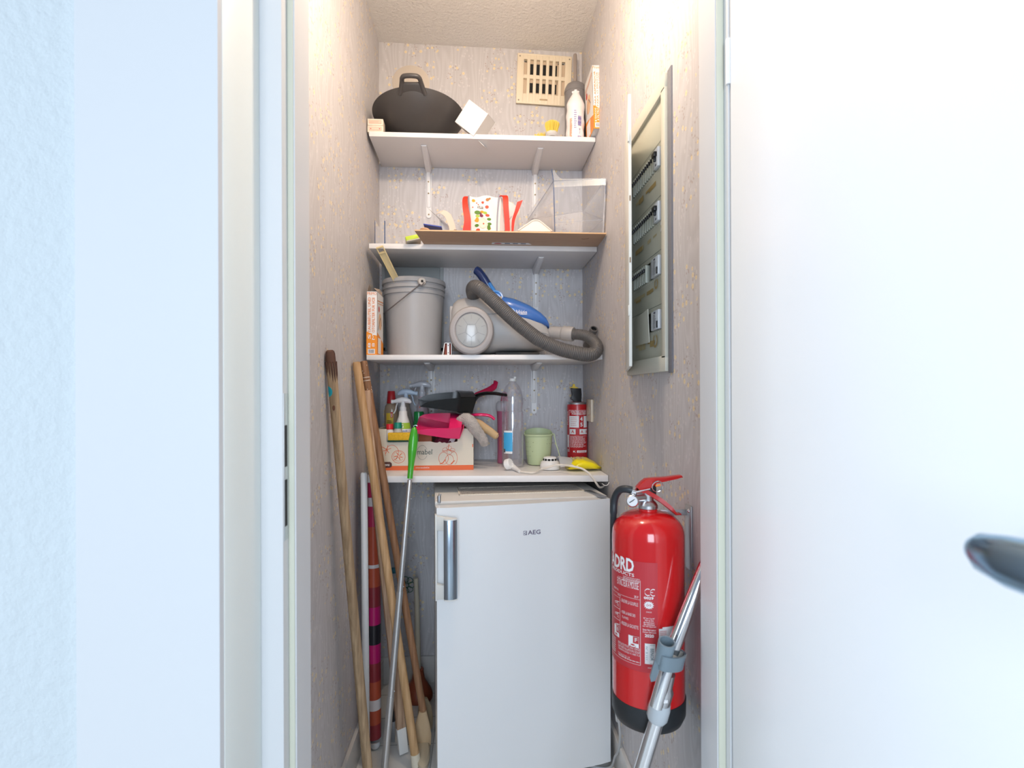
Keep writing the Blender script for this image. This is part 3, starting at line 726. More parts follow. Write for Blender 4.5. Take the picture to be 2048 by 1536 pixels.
def ribbon(pts, w_, m, name='handle', parent=None, wdir=(1, 0, 0), th=.0014):
    pts = spline(pts, 6); W_ = V(wdir).normalized(); ww = w_ if isinstance(w_, (list, tuple)) else [w_, w_]
    b = B().use(m)
    n = len(pts); r = []
    for i, p_ in enumerate(pts):
        d = (pts[min(i+1, n-1)]-pts[max(i-1, 0)]).normalized(); nn = d.cross(W_).normalized()*th/2; k = ww[0]+(ww[1]-ww[0])*i/(n-1)
        r.append([p_-W_*k/2-nn, p_+W_*k/2-nn, p_+W_*k/2+nn, p_-W_*k/2+nn])
    b.loft(r); return b.obj(name, None, parent)
ribbon([P(933, 461, 1.97), P(935, 440, 1.965), P(931, 415, 1.97), P(930, 398, 1.985), P(934, 393, 2.0), P(940, 397, 2.02)], (.028, .012), bred, parent=t)
ribbon([P(1015, 462, 1.962), P(1014, 440, 1.958), P(1012, 415, 1.955), P(1011, 396, 1.96), P(1008, 391, 1.975), P(1004, 393, 1.995)], (.018, .022), bred, parent=t)
ribbon([P(1025, 463, 1.975), P(1027, 440, 1.968), P(1034, 420, 1.962), P(1040, 402, 1.962)], (.008, .022), bred, parent=t, wdir=(1, 0, .35))
pf = lambda u, v, h: bagf(u, v, h+.0012)
p = Print(pf, .0006)
G_ = mat('print_green', (.10, .22, .03), .6); G2 = mat('print_lime', (.35, .50, .06), .6); O_ = mat('print_carrot', (.85, .33, .03), .6); R_ = mat('print_tomato', (.72, .08, .04), .6); Y_ = mat('print_cream', (.78, .74, .58), .6); PU = mat('print_plum', (.20, .03, .08), .6)
ux = lambda px: (px-940)/62*xw; vy = lambda py: (461-py)/71*BH
def blob(px, py, r, m, k=1, ry=None): p.disc(ux(px), vy(py), r*.00184, m, k, (ry or r)*.00184, 14)
for q in ((949, 397, 3.3, O_), (967, 398, 2.8, R_), (975, 404, 3.6, R_), (955, 400, 1.3, R_), (958, 402, 1.2, R_), (947, 406, 1.3, R_), (976, 394, 3.4, mat('print_brown', (.45, .20, .07), .6)), (980, 393, 2.2, mat('print_brown', (0, 0, 0)))): blob(*q)
for a in range(0, 360, 24):
    k = a//24; m = [G_, O_, G2, PU, O_, G2, R_][k % 7]; x = 967+13.5*math.cos(math.radians(a)); y = 427+15.5*math.sin(math.radians(a)); blob(x, y, 4.2, m, 1, 3.0)
blob(956, 413, 6, G_, 2, 4); blob(964, 417, 3.5, PU, 2); blob(979, 432, 3.5, G_, 2, 6); blob(967, 448, 3, G2, 2, 6.5); blob(974, 447, 1.8, G2, 2, 6); blob(960, 452, 4, G_, 2, 2.5); blob(973, 459, 5, G_, 2, 2); blob(955, 423, 3.6, O_, 2, 5)
blob(967, 427, 8.8, Y_, 3, 11.5); p.arc(ux(967), vy(427), 7*.00184, mat('print_grey', (.45, .44, .4), .6), .0006, ry=9.5*.00184, k=4); blob(968, 428, 1.6, R_, 4)
p.text('ATELIER', ux(956), vy(407.5), ux(968), vy(404), print_black, 2, bold=.01)
p.add(bb)
def bag2(u, v, h):     # right gusset print
    f = min(max(u, 0), 1); a = bagf(xw, v, 0); c = rg_[0].lerp(rg_[1], v/BH*.8)+V((0, .004, 0)); return a.lerp(c, f)+V((0, .006*math.sin(v/BH*8+f*6)-.0014-h, 0))
p = Print(bag2, .0006)
lt = t_ = text_mesh('LEGUMES VAN HIER', .01); xs_ = [v.co.x for v in lt.verts]; x0_, x1_ = min(xs_), max(xs_)
for v in lt.verts:
    s = (v.co.x-x0_)/(x1_-x0_); uu = .22+.42*s**1.6; v.co = bag2(uu-.10*(v.co.y), BH*(.02+.62*s), .0008)
p.b.use(print_black).merge(lt)
p.add(bb)

# clear refrigerator drawer
t = thing('clear_drawer', 'large clear plastic fridge drawer on the brown board', 'drawer', P(1150, 466, 1.95))
zt = P(1107, 362, 1.815).z; zq = zbd(.3, 1.77)+.0008
TA, TB_, TD, TC = P(1107, 362, 1.815), P(1213, 379, 1.755), P(1166, 425, 2.05), P(1056, 436, 2.14)
TB_.z = TA.z-.012; TD.z = TA.z-.02; TC.z = TA.z-.028
TB_.x = min(TB_.x, .424)
BA, BB_, BD, BC = P(1110, 462, 1.83), P(1206, 462, 1.79), P(1163, 466, 2.03), P(1066, 460, 2.12)
for q in (BA, BB_, BD, BC): q.z = zq
tops = [TA, TB_, TD, TC]; bots = [BA, BB_, BD, BC]
b = B().use(cp)
for i in range(4): b.grid(lambda u, v: bots[i].lerp(bots[(i+1) % 4], u).lerp(tops[i].lerp(tops[(i+1) % 4], u), v), 1, 1)
b.face(bots[::-1]); b.shell(.0025); b.obj('bin', None, t)
# upstand at the front corner with the handle ridge
b = B().use(cp)
pk = P(1103.5, 338, 1.805)
b.grid(lambda u, v: TA.lerp(TB_, u)+V((0, -.001, .006*(1-u)+(pk.z-TA.z)*(max(0, 1-u*5.5)**2) if v else -.022)), 24, 1)
b.grid(lambda u, v: TA.lerp(TC, u)+V((0, -.001, .016+(pk.z-TA.z-.016)*max(0, 1-u*3) if v else -.02)), 12, 1)
b.shell(.002); b.obj('raised_rim', None, t)
b = B().use(cpe)
b.tube([TA, TB_], .0013, 6); b.tube([TA, TC], .0013, 6); b.tube([BA, TA, pk], .0017, 6); b.tube([TC, TC+V((.0, 0, .022))], .0012, 6); b.tube([TB_, TB_+V((0, 0, -.05))], .001, 6); b.obj('rim_edge', None, t)
b = B().use(clear('acrylic_highlight', (.9, .92, .95), .35, .08, .22, (.95, .95, .97)))  # whitish haze paints bright highlights along the drawer edges
b.tube([TD, BD], .0030, 8); b.tube([TB_, BB_], .0026, 8); b.tube([TC, BC], .0022, 8)
b.tube([BA+V((0, 0, .05)), BB_+V((0, 0, .05))], .0012, 6); b.tube([BD+V((0, 0, .05)), BB_+V((0, 0, .05))], .0012, 6); b.tube([TD, TB_], .0020, 8); b.tube([TD, TC], .0020, 8); b.obj('rib', None, t)

# pale folded lid under / before the drawer
t = thing('plastic_tray', 'pale cream plastic piece with a rounded corner lying before the clear drawer', 'tray', P(1070, 462, 1.86))
lidm = mat('cream_plastic', (.80, .70, .62), .4)
poly = [P(1036, 462, 1.80), P(1058, 447, 1.80), P(1066, 442, 1.80), P(1074, 441.5, 1.80), P(1082, 445, 1.80), P(1104, 463, 1.80)]
b = B().use(lidm); n = len(poly); back = V((0, .022, .002)); 
b.loft([[p_ for p_ in poly], [p_+back for p_ in poly]], cap=True, closed=True); o = b.obj('lid_body', None, t)
b = B().use(lidm); b.tube(spline([p_+V((0, -.001, .0015)) for p_ in poly], 5), .0022, 8); b.obj('rim', None, t)

# odds and ends at the left end of the board
strap = mat('paper_beige', (.66, .56, .46), .7)
t = thing('paper_strip', 'curled beige paper strip beside the shopping bag', 'paper', P(905, 460, 2.0))
ribbon([P(876, 425, 1.99), P(885, 424, 1.985), P(895, 431, 1.985), P(902, 446, 1.985), P(906, 461, 1.985)], (.020, .026), strap, 'strip', t, wdir=(.80, .1, .55))
t = thing('white_cloth', 'small folded white cloth behind the curled paper strip', 'cloth', P(890, 460, 2.05))
b = B().use(mat('cloth_white', (.80, .77, .72), .8)); b.grid(lambda u, v: P(879+u*(12+22*(1-v)), 461-v*23*(1-.55*u*u), 2.045+.01*math.sin(u*6)), 10, 8); b.shell(.004); b.obj('folded_cloth', None, t)
t = thing('blue_folder', 'thin dark blue item lying flat on the brown board', 'folder', P(866, 457, 1.95))
b = B().use(mat('deep_blue', (.02, .05, .36), .4)); q = [P(848, 452.5, 1.95), P(884, 458, 1.95), P(888, 460, 1.95), P(852, 456, 1.95)]
slab(b, [V((p_.x, yy, p_.z)) for p_, yy in ((q[0], 1.93), (q[1], 1.93), (q[1], 2.03), (q[0], 2.03))], .0035); b.obj('cover', None, t)
t = thing('wooden_spatula', 'peach-coloured rounded wooden tip beside the blue item', 'spatula', P(846, 458, 1.92))
b = B().use(mat('peach_wood', (.70, .42, .26), .6)); b.sphere((P(849, 458, 1.93).x, 1.95, P(849, 459, 1.93).z), .018, (1.1, 2.0, .45)); b.obj('blade', None, t)
t = thing('sponge_pack', 'lime green and yellow pack wedged at the left end of the board', 'pack', P(823, 470, 1.90))
a0 = P(811, 474, 1.88); X = frame_X(a0, (.85, .1, .22), (-.35, 1, 0))
b = B().use(mat('pack_kraft', (.55, .48, .38), .6)); b.box((0, 0, -.016), (.052, .12, .0), .001, X=X); o1 = b.obj('carton_body', None, t)
b = B().use(mat('lime_label', (.50, .62, .02), .4)); b.box((-.0006, -.0006, -.012), (.044, .03, .0012), .0005, X=X); b.obj('label_band', None, t)
b = B().use(mat('grey_film', (.45, .42, .40), .5)); b.grid(lambda u, v: P(797+u*30, 469+u*2+v*4, 1.95), 4, 1); b.shell(.001); b.obj('loose_film', None, t)

# ================================================================ THIRD SHELF
z3 = lambda x: zs_(3, x)+.0004
q0 = P(733, 708, 1.845)
filter_box(max(q0.x, XL+.003), 1.843, z3(q0.x), .0355, .115, P(740, 583, 1.845).z-z3(q0.x), math.radians(.4), 'open orange and white vacuum bag box left of the grey bucket', ['PRIMO', ('8 S', 'TAUBBEUTEL UND'), ('8 M', 'OTORFILTER FUR VCII')], 1)

# bucket
bk = mat('bucket_grey', (.35, .345, .35), .42, noise=(3, (.38, .375, .38), 2, (1, 1, .3)))
yb_ = 2.04; cx = P(828.5, 640, yb_).x; r_t = (P(892, 570, yb_).x-P(763.5, 570, yb_).x)/2*.985; r_b = (P(881, 700, yb_).x-P(774.5, 700, yb_).x)/2*.985
zb = z3(cx); zt = P(828, 551, yb_-r_t).z; Hb = zt-zb
t = thing('bucket', 'large round grey plastic bucket with a wire handle', 'bucket', (cx, yb_, zb))
rr = lambda z: r_b+(r_t*.955-r_b)*z/Hb
b = B().use(bk)
pr = [(.001, .004), (r_b-.008, .004), (r_b-.006, 0), (r_b-.001, 0), (r_b, .004)]
pr += [(rr(Hb*.80), Hb*.80), (rr(Hb*.80)+.004, Hb*.803), (rr(Hb*.84)+.004, Hb*.845), (rr(Hb*.85), Hb*.85), (rr(Hb*.855)+.001, Hb*.868), (rr(.87*Hb)+.0055, Hb*.872), (rr(.9*Hb)+.005, Hb*.905), (rr(.9*Hb)+.001, Hb*.91), (rr(.92*Hb)+.001, Hb*.935), (r_t, Hb*.94), (r_t, Hb*.975), (r_t-.002, Hb-.001), (r_t-.005, Hb), (r_t-.007, Hb-.003), (rr(Hb)-.010, Hb*.93), (rr(0)-.004, .008), (.001, .007)]
b.lathe(pr, 72, X=M.Translation((cx, yb_, zb)), cap=False); bw = b.obj('bucket_body', None, t, ang=25)
pv = P(843.5, 563, yb_-r_t-.004)
b = B().use(mat('bucket_lug', (.50, .46, .42), .45)); ax = (pv-V((cx, yb_, pv.z))).normalized()
b.lathe([(.001, .006), (.0125, .006), (.0135, .003), (.0135, -.008), (.001, -.008)], 24, X=align(pv, pv+ax)); lg_ = b.obj('handle_lug', None, t)
b = B().use(hole); b.lathe([(.001, .0068), (.0046, .0068), (.0046, .004), (.001, .004)], 14, X=align(pv, pv+ax)); sub(b, 'pivot', None, lg_)
b = B().use(mat('bail_wire', (.20, .18, .18), .4, .5))
pe = P(764.5, 629, yb_-.05)
side = V((cx-r_t-.006, yb_-.01, pe.z-.01))
pts = [pv+ax*.004+V((.008, -.002, -.004)), pv+ax*.006+V((-.002, -.001, -.014)), pv+ax*.004+V((-.008, 0, -.010)), P(836, 572, yb_-r_t*.98-.004), P(815, 589, yb_-r_t*.98-.003), P(790, 609, yb_-r_t*.86-.004), pe, V((pe.x-.006, pe.y+.06, pe.z+.008)), V((pe.x+.002, pe.y+.14, pe.z+.05))]
b.tube(spline(pts, 6), .0020, 8); b.obj('bail_handle', None, t)

# long scoop handle in the bucket
t = thing('cleaning_brush', 'long beige plastic handle leaning out of the grey bucket', 'brush', (cx-.02, yb_-.02, zb+.02))
top = P(759, 494, 1.845); mid = P(788, 551, 1.93); dirv = (mid-top).normalized(); bot = mid+dirv*.20
hm = mat('handle_beige', (.68, .55, .30), .4); X = frame_X(top, dirv, V((1, -.15, .35))); L_ = (bot-top).length
b = B().use(hm); wa, wb_ = .0125, .0095
for sgn in (-1, 1): b.hexa([X @ V(q) for q in ((0, sgn*wa-.003*sgn, -.004), (0, sgn*wa, -.004), (L_, sgn*wb_, -.004), (L_, sgn*(wb_-.003), -.004), (0, sgn*wa-.003*sgn, .004), (0, sgn*wa, .004), (L_, sgn*wb_, .004), (L_, sgn*(wb_-.003), .004))], .0008)
b.box((-.001, -wa, -.004), (.004, wa, .004), .001, X=X); b.box((.022, -wa+.001, -.003), (L_, wa-.003, .0015), .0005, X=X)
b.box((.020, -wa+.001, -.004), (.026, wa-.002, .004), .0008, X=X); b.obj('handle', None, t)
b = B().use(hm); b.box((L_-.002, -.024, -.016), (L_+.05, .024, .010), .006, X=X); b.obj('brush_block', None, t)

# small white mounting block with red-brown inside
t = thing('metal_channel', 'small white perforated channel piece with a rusty red inside, between bucket and vacuum', 'bracket', P(893, 707, 1.87))
a0 = P(885, 707, 1.86); a1 = P(903.5, 707, 1.86); a0.z = a1.z = z3(a0.x); hh = P(890, 685.5, 1.86).z-a0.z; wd = a1.x-a0.x
b = B().use(white_pl)
b.hexa([a0, a0+V((.0025, 0, 0)), a0+V((.0025, .06, 0)), a0+V((0, .06, 0))]+[q+V((.006, 0, hh)) for q in (a0, a0+V((.0025, 0, 0)), a0+V((.0025, .06, 0)), a0+V((0, .06, 0)))])
b.box((a1.x-.0022, a1.y, a1.z), (a1.x, a1.y+.06, a1.z+hh)); b.box((a0.x+.006, a0.y, a0.z+hh-.0015), (a1.x, a1.y+.06, a0.z+hh)); b.box((a0.x+wd*.50, a0.y-.0005, a0.z), (a0.x+wd*.74, a0.y+.0015, a0.z+hh))
ch = b.obj('channel', None, t)
b = B().use(mat('rust_red', (.32, .07, .04), .7)); b.box((a0.x+.006, a0.y+.02, a0.z+.0005), (a1.x-.003, a0.y+.055, a0.z+hh-.003)); b.obj('inner_block', None, t)
for k in (.2, .78):
    b = B().use(hole); b.sphere((a0.x+wd*.62, a0.y-.0006, a0.z+hh*k), .0016, (1, .3, 1), u=8, v=6); sub(b, 'screw_hole', None, ch)

# vacuum cleaner
YC = 1.985; yf_ = 1.875
vg = mat('vacuum_grey', (.41, .395, .385), .38); vb = mat('vacuum_blue', (.045, .15, .46), .22, coat=.5); vn = mat('vacuum_navy', (.012, .035, .14), .25, coat=.4); vd = mat('vacuum_lower', (.36, .355, .355), .42)
def vp(px, py, Y=None): return P(px, py, yf_+.02 if Y is None else Y)
zf3 = z3(0)
vx0 = vp(904, 650).x
t = thing('vacuum_cleaner', 'grey and blue canister vacuum cleaner with a ribbed hose', 'vacuum cleaner', (vp(1000, 700).x, YC, zf3))
def body(cols, mt, name, n=28, ex=3.2, parent=t, expand=0, yl=None):
    """cols: px, top py, bottom py, half width"""
    rings = []
    for px, ty, by, hw in cols:
        a = vp(px, ty); c = vp(px, by); zc = (a.z+c.z)/2; hz_ = (a.z-c.z)/2+expand; r = []
        for k in range(n):
            an = 2*PI*k/n; ca, sa = math.cos(an), math.sin(an)
            r.append(V((a.x, YC+(hw+expand)*math.copysign(abs(ca)**(2/ex), ca), zc+hz_*math.copysign(abs(sa)**(2/ex), sa))))
        rings.append(r)
    b = B().use(mt); b.loft(rings); return b.obj(name, None, parent, ang=50)
body([(901.5, 640, 690, .070), (902.5, 612, 697, .085), (906, 601, 698, .095), (914, 594, 698, .1), (930, 590, 704, .105), (950, 587.5, 705, .105), (975, 589, 705, .105), (1003, 591, 702, .105), (1030, 600, 701, .104), (1060, 615, 701, .100), (1082, 632, 700, .094), (1094, 645, 697, .088), (1099, 655, 690, .08), (1101, 662, 682, .070)], vg, 'body')
body([(1003.5, 589.5, 640, .099), (1006, 589, 642, .102), (1030, 594, 648, .102), (1060, 607, 650, .099), (1082, 622, 651, .094), (1093, 633, 652, .088), (1098, 643, 653, .08), (1099.5, 650, 654, .074)], vb, 'dust_cover', ex=3.0, expand=.003)
body([(1000, 590, 625, .100), (1003.5, 589, 628, .103)], mat('vacuum_collar', (.52, .45, .38), .4), 'collar', ex=3.0, expand=.004)
# seam between upper body and chassis
b = B().use(vd); b.tube(spline([vp(975, 627, yf_+.0045), vp(1005, 628, yf_+.0045), vp(1040, 646, yf_+.0045), vp(1070, 660, yf_+.008), vp(1096, 668, yf_+.022)], 6), .0022, 6, flat=(1, .5)); b.obj('seam', None, t)
b = B().use(mat('gap_shade', (.05, .05, .05), .8)); q = vp(992, 699); q2 = vp(1080, 699); b.box((q.x, YC-.075, zf3+.0), (q2.x, YC+.08, zf3+.014), .001); b.obj('shade_block', None, t)  # dark box standing in for the shade in the gap below the body
b = B().use(vg); b.box((vp(898.5, 640).x, YC-.06, vp(900, 668).z), (vx0+.004, YC+.05, vp(900, 609).z), .004); b.obj('rear_clip', None, t)
# wheels
for s, yw in ((0, yf_-.052), (1, YC+.085)):
    wc_ = P(943, 661.5, yw+.02); wr = .0845; 
    if s: wc_ = V((wc_.x, yw, wc_.z))
    else: wc_.y = yw
    wc_.z = max(wc_.z, zf3+wr+.0004)
    if not s: wc_.z = P(943, 661, yw).z
    X = M.Translation(wc_) @ M.Rotation(PI/2, 4, 'X')      # local z -> -y
    if not s: wr = (P(989, 660, yw).x-P(898, 660, yw).x)/2; 
    X = X @ M.Rotation(0, 4, 'Z')
    sy = 1.09 if not s else 1
    b = B().use(mat('wheel_rim_grey', (.35, .325, .32), .45)); b.lathe([(.001, -.045), (wr*.9, -.045), (wr*.985, -.038), (wr, -.018), (wr*.975, 0), (wr*.93, .006), (wr*.80, .010), (wr*.73, .009), (wr*.695, .004), (.001, .003)], 64, X=X, sy=sy); wo = b.obj('wheel', None, t)
    b = B().use(mat('wheel_disc', (.36, .37, .37), .2, coat=.25)); b.lathe([(wr*.69, .002), (wr*.66, .007), (wr*.4, .011), (.001, .0125)], 48, X=X, sy=sy); hc = sub(b, 'hubcap', None, wo)
    if not s:
        def wf(u, v, h):
            q = math.hypot(u, v)/wr; z = .0125-.0055*(q/.66)**2; return X @ V((u*1.0, v*sy, z+h))
        p = Print(wf, .0005); lm = mat('wheel_line', (.22, .23, .24), .5)
        pent = [(wr*.29*math.cos(math.radians(a)), wr*.29*math.sin(math.radians(a))) for a in (-90, -18, 54, 126, 198)]
        ss = [];
        for k in range(5): p.stroke([tuple(V(pent[k]).lerp(V(pent[(k+1) % 5]), m/4)) for m in range(5)], .0011, lm)
        for q in pent: p.stroke([tuple(V(q)*(1+1.1*m/4)) for m in range(5)], .0011, lm)
        for k in range(5):
            a = math.radians(-54+72*k); p.stroke([(wr*.46*math.cos(a), wr*.46*math.sin(a)), (wr*.62*math.cos(a), wr*.62*math.sin(a))], .0009, lm)
        p.add(wo)
# arch handle
hp = [P(996, 604, 1.95), P(986, 587, 1.95), P(975, 570, 1.95), P(965, 554, 1.95), P(957, 544, 1.952), P(953, 541, 1.955), P(946.5, 546, 1.945), P(955, 560, 1.95), P(967, 578, 1.955), P(980, 592, 1.96)]
b = B().use(vn); ps = spline(hp[:6], 7); n = len(ps)
b.tube(ps, [.0165-.001*i/n for i in range(n)], 20, flat=(1.3, 1.0), up=(0, 1, 0)); hn = b.obj('carry_handle', None, t)
b = B().use(mat('vacuum_bright_blue', (.06, .25, .65), .25, coat=.4)); ps = spline(hp[:3], 6); b.tube([q+V((.004, -.003, .003)) for q in ps], .0150, 14, flat=(1.3, .7), up=(0, 1, 0)); sub(b, 'handle_face', None, hn)
b = B().use(MATS['vacuum_bright_blue'])
q = P(991, 595, 1.895); X = frame_X(q, (1, 0, -.35), (0, 1, 0)); b.lathe([(.028, -.020), (.030, -.001), (.028, .002), (.023, .001), (.020, -.004), (.001, -.006)], 28, X=X @ M.Rotation(math.radians(70), 4, 'X'), sx=.95); b.obj('handle_socket', None, t)
p = Print(lambda u, v, h: (lambda a: V((a.x, a.y-h, a.z)))(P(u, v, yf_+.0062)), .001)
a = []
def cov(u, v, h): return P(u, v, yf_+.0055-h)
p = Print(cov, .0012)
p.text('powered by', 1009, 625, 1030, 619.5, print_white, 1, .006); p.text('AirVolution', 1031, 629.5, 1054, 619.5, print_white, 1, .012); cov_o = [o for o in t.children if o.name.startswith('dust_cover')][0]; p.add(cov_o)
# hose connector
hs = mat('hose_grey', (.105, .10, .098), .38); cg = mat('connector_grey', (.37, .35, .34), .4)
c0 = P(1100, 664.5, 1.93); c1 = P(1147, 668.5, 1.885)
b = B().use(cg); X = align(c0, c1); L_ = (c1-c0).length
b.lathe([(.0215, 0), (.0225, .003), (.0225, L_*.52), (.0235, L_*.53), (.0255, L_*.58), (.0262, L_*.62), (.0262, L_-.003), (.0245, L_), (.001, L_)], 32, X=X); cn = b.obj('hose_connector', None, t)
q = P(1112, 666, 1.90); b = B().use(mat('connector_button', (.42, .40, .38), .35)); b.box((q.x-.006, q.y-.0005, q.z-.007), (q.x+.006, q.y+.006, q.z+.007), .0015); sub(b, 'button', None, cn)
path = [c1-V((.012, 0, 0)), P(1158, 669, 1.875), P(1172, 672, 1.86), P(1187, 682, 1.84), P(1194, 695, 1.81), P(1189, 706, 1.795), P(1174, 709.5, 1.785), P(1148, 705, 1.782), P(1127, 700, 1.784), P(1106, 692.5, 1.787), P(1078, 679, 1.79), P(1058, 664.5, 1.795), P(1042, 652, 1.80), P(1018, 631, 1.805), P(1002, 616, 1.81), P(985, 600, 1.815), P(966, 582.5, 1.825), P(956, 575, 1.835), P(948, 574, 1.855), P(945, 581, 1.885), P(948, 594, 1.93)]
sp = spline(path, 10)
# resample evenly with ribs
ds = [0]
for a, c in zip(sp, sp[1:]): ds.append(ds[-1]+(c-a).length)
def at_(s):
    for i in range(1, len(ds)):
        if ds[i] >= s: return sp[i-1].lerp(sp[i], (s-ds[i-1])/(ds[i]-ds[i-1]+1e-9))
    return sp[-1]
pitch = .0058; nr = int(ds[-1]/pitch); pts = []; rs = []
smooth_from = ds[-1]*.875
for i in range(nr*4+1):
    s = ds[-1]*i/(nr*4); pts.append(at_(s)); f = (0, .7, 1, .7)[i % 4]
    grow = .0180 if s < ds[-1]*.10 else .0180+.0045*min(1, (s/ds[-1]-.10)/.18)
    rs.append(grow+(.0016*f if s < smooth_from else .0014))
b = B().use(hs); b.tube(pts, rs, 20, up=(0, 1, 0)); b.obj('hose', None, t, ang=60)
# loose crevice tube end standing up at the right
t = thing('vacuum_tube_end', 'dark grey plastic tube end pointing up beside the right wall, behind the hose', 'tube', P(1185, 690, 1.93))
a0 = P(1188, 657, 1.90); a1 = P(1172, 694, 1.98); a1.z = max(a1.z, z3(0)+.02)
b = B().use(mat('tube_dark_grey', (.13, .125, .125), .4)); L_ = (a1-a0).length
b.lathe([(.0105, .004), (.0105, 0), (.0135, 0), (.0145, .006), (.0145, .02), (.0135, .04), (.0135, L_*.95), (.001, L_*.95)], 28, X=align(a0, a1), cap=False); b.obj('tube_body', None, t)
b = B().use(hole); b.lathe([(.001, .012), (.0108, .012), (.0108, .004)], 24, X=align(a0, a1), cap=False); b.obj('bore', None, t)

# ================================================================ LOWEST SHELF
z4 = lambda x: zs_(4, x)+.0004
ZZ = z4(0)
# cardboard vegetable tray
tbm = mat('tray_cream', (.66, .60, .49), .6); kraft = mat('kraft_card', (.38, .27, .17), .85); torange = mat('tray_orange', (.72, .13, .03), .55)
YT = 1.885
a0 = P(753, 940, YT); a1 = P(947, 940, YT); a0.z = a1.z = ZZ; W_ = a1.x-a0.x; zt = P(930, 857, YT).z-ZZ; zn = P(850, 883.5, YT).z-ZZ
u_l = P(773, 870, YT).x-a0.x; u_r = P(915, 870, YT).x-a0.x; DT = YB-.02-YT
t = thing('cardboard_tray', 'cream printed tomato crate with an orange stripe, holding cleaning supplies', 'cardboard box', a0)
X = M(((1, 0, 0, a0.x), (0, 0, -1, YT+.003), (0, 1, 0, ZZ), (0, 0, 0, 1)))
b = B().use(tbm)
torn = [(u_l, zt), (u_l, zn), (u_l+.02, zn-.001)] + [(u_l+.15+.008*k, zn+random.uniform(-.004, .002)-.002*(k % 2)) for k in range(0, 8)] + [(u_r, zn), (u_r, zt)]
b.prism([(0, 0), (W_, 0), (W_, zt)]+torn[::-1]+[(0, zt)], 0, .003, X=X); fp = b.obj('front_panel', None, t)
b = B().use(tbm); b.hexa([(a1.x-.003, YT+.003, ZZ), (a1.x, YT+.003, ZZ), (a1.x, YT+DT, ZZ), (a1.x-.003, YT+DT, ZZ), (a1.x-.003, YT+.003, ZZ+zt), (a1.x, YT+.003, ZZ+zt), (a1.x, YT+DT, ZZ+zt*.98), (a1.x-.003, YT+DT, ZZ+zt*.98)]); b.obj('side_panel', None, t)
b = B().use(tbm); b.box((a0.x, YT+.003, ZZ), (a0.x+.003, YT+DT, ZZ+zt)); b.obj('side_panel', None, t)
b = B().use(kraft); b.box((a0.x+.003, YT+DT-.003, ZZ), (a1.x-.003, YT+DT, ZZ+zt)); b.obj('back_panel', None, t)
b = B().use(kraft); b.box((a0.x+.003, YT+.003, ZZ), (a1.x-.003, YT+DT-.003, ZZ+.003)); b.obj('bottom_panel', None, t)
p = Print(lambda u, v, h: V((a0.x+u, YT-h, ZZ+v)), .0004)
gu = lambda px: P(px, 900, YT).x-a0.x
gv = lambda py: P(850, py, YT).z-ZZ
p.rect(0, .0008, W_, gv(931), torange); 
tr = mat('tomato_line', (.70, .12, .03), .6)
def tomato(cx, cy, rx, ry, wv=.0013, a0_=0, a1_=360): p.arc(gu(cx), gv(cy), rx*.00175, tr, wv, a0_, a1_, ry=ry*.00175, n=26)
tomato(784, 905, 13, 15, a0_=-80, a1_=200); tomato(797, 913, 13, 12.5, .0014); p.arc(gu(797), gv(912), .0175, tr, .0009, 20, 330, ry=.0165); 
for a in (30, 100, 170, 215, 280, 330): p.stroke([(gu(797)+.004*math.cos(math.radians(a)), gv(912)+.004*math.sin(math.radians(a))), (gu(797)+.014*math.cos(math.radians(a+14)), gv(912)+.013*math.sin(math.radians(a+14)))], .0026, tr)
for dx, dy in ((-10, -6), (-8, 2), (-3, 8), (4, 6), (2, -9), (8, -3)): p.stroke([(gu(774), gv(899)), (gu(774+dx*.5), gv(899+dy*.6)), (gu(774+dx), gv(899+dy))], .0018, tr)
tomato(887, 917, 9.5, 12); tomato(899, 920, 8, 10); tomato(907, 917, 7.5, 13, a0_=-70, a1_=110)
for cx_, cy_ in ((890, 900), (898, 896), (905, 901), (899, 905)): tomato(cx_, cy_, 4.8, 3.8, .0010)
p.stroke([(gu(896), gv(900)), (gu(898), gv(889))], .0018, tr); p.stroke([(gu(884), gv(903)), (gu(896), gv(900)), (gu(908), gv(902))], .0014, tr)
p.stroke([(gu(880), gv(928)), (gu(886), gv(926)), (gu(890), gv(920))], .003, tr); p.stroke([(gu(902), gv(928)), (gu(909), gv(922))], .003, tr)
tg_ = mat('dark_green_print', (.02, .06, .05), .6)
p.arc(gu(844.5), gv(905), .0175, tg_, .0007, 25, 165, ry=.0245); p.arc(gu(844.5), gv(905), .0175, tg_, .0007, 195, 335, ry=.0245)
p.text('tomabel', gu(822), gv(909), gu(864), gv(898.5), tg_, bold=.004); p.text('°', gu(864.6), gv(901), gu(866), gv(899), tg_)
pill = mat('brown_print', (.09, .035, .03), .6); p.poly([(gu(x), gv(y)) for x, y in ((757, 923), (780, 923), (783, 925), (784, 929), (783, 933), (780, 934.5), (757, 934.5))], pill, 2); p.text('ations', gu(763), gv(931), gu(779), gv(926), print_white, 3, .02)
p.text('www.tomabel.be', gu(831), gv(936.5), gu(858.5), gv(933.5), print_white, 2, .01)
p.rect(gu(944.5), gv(895), gu(946.2), gv(889), tr)
p.add(fp)

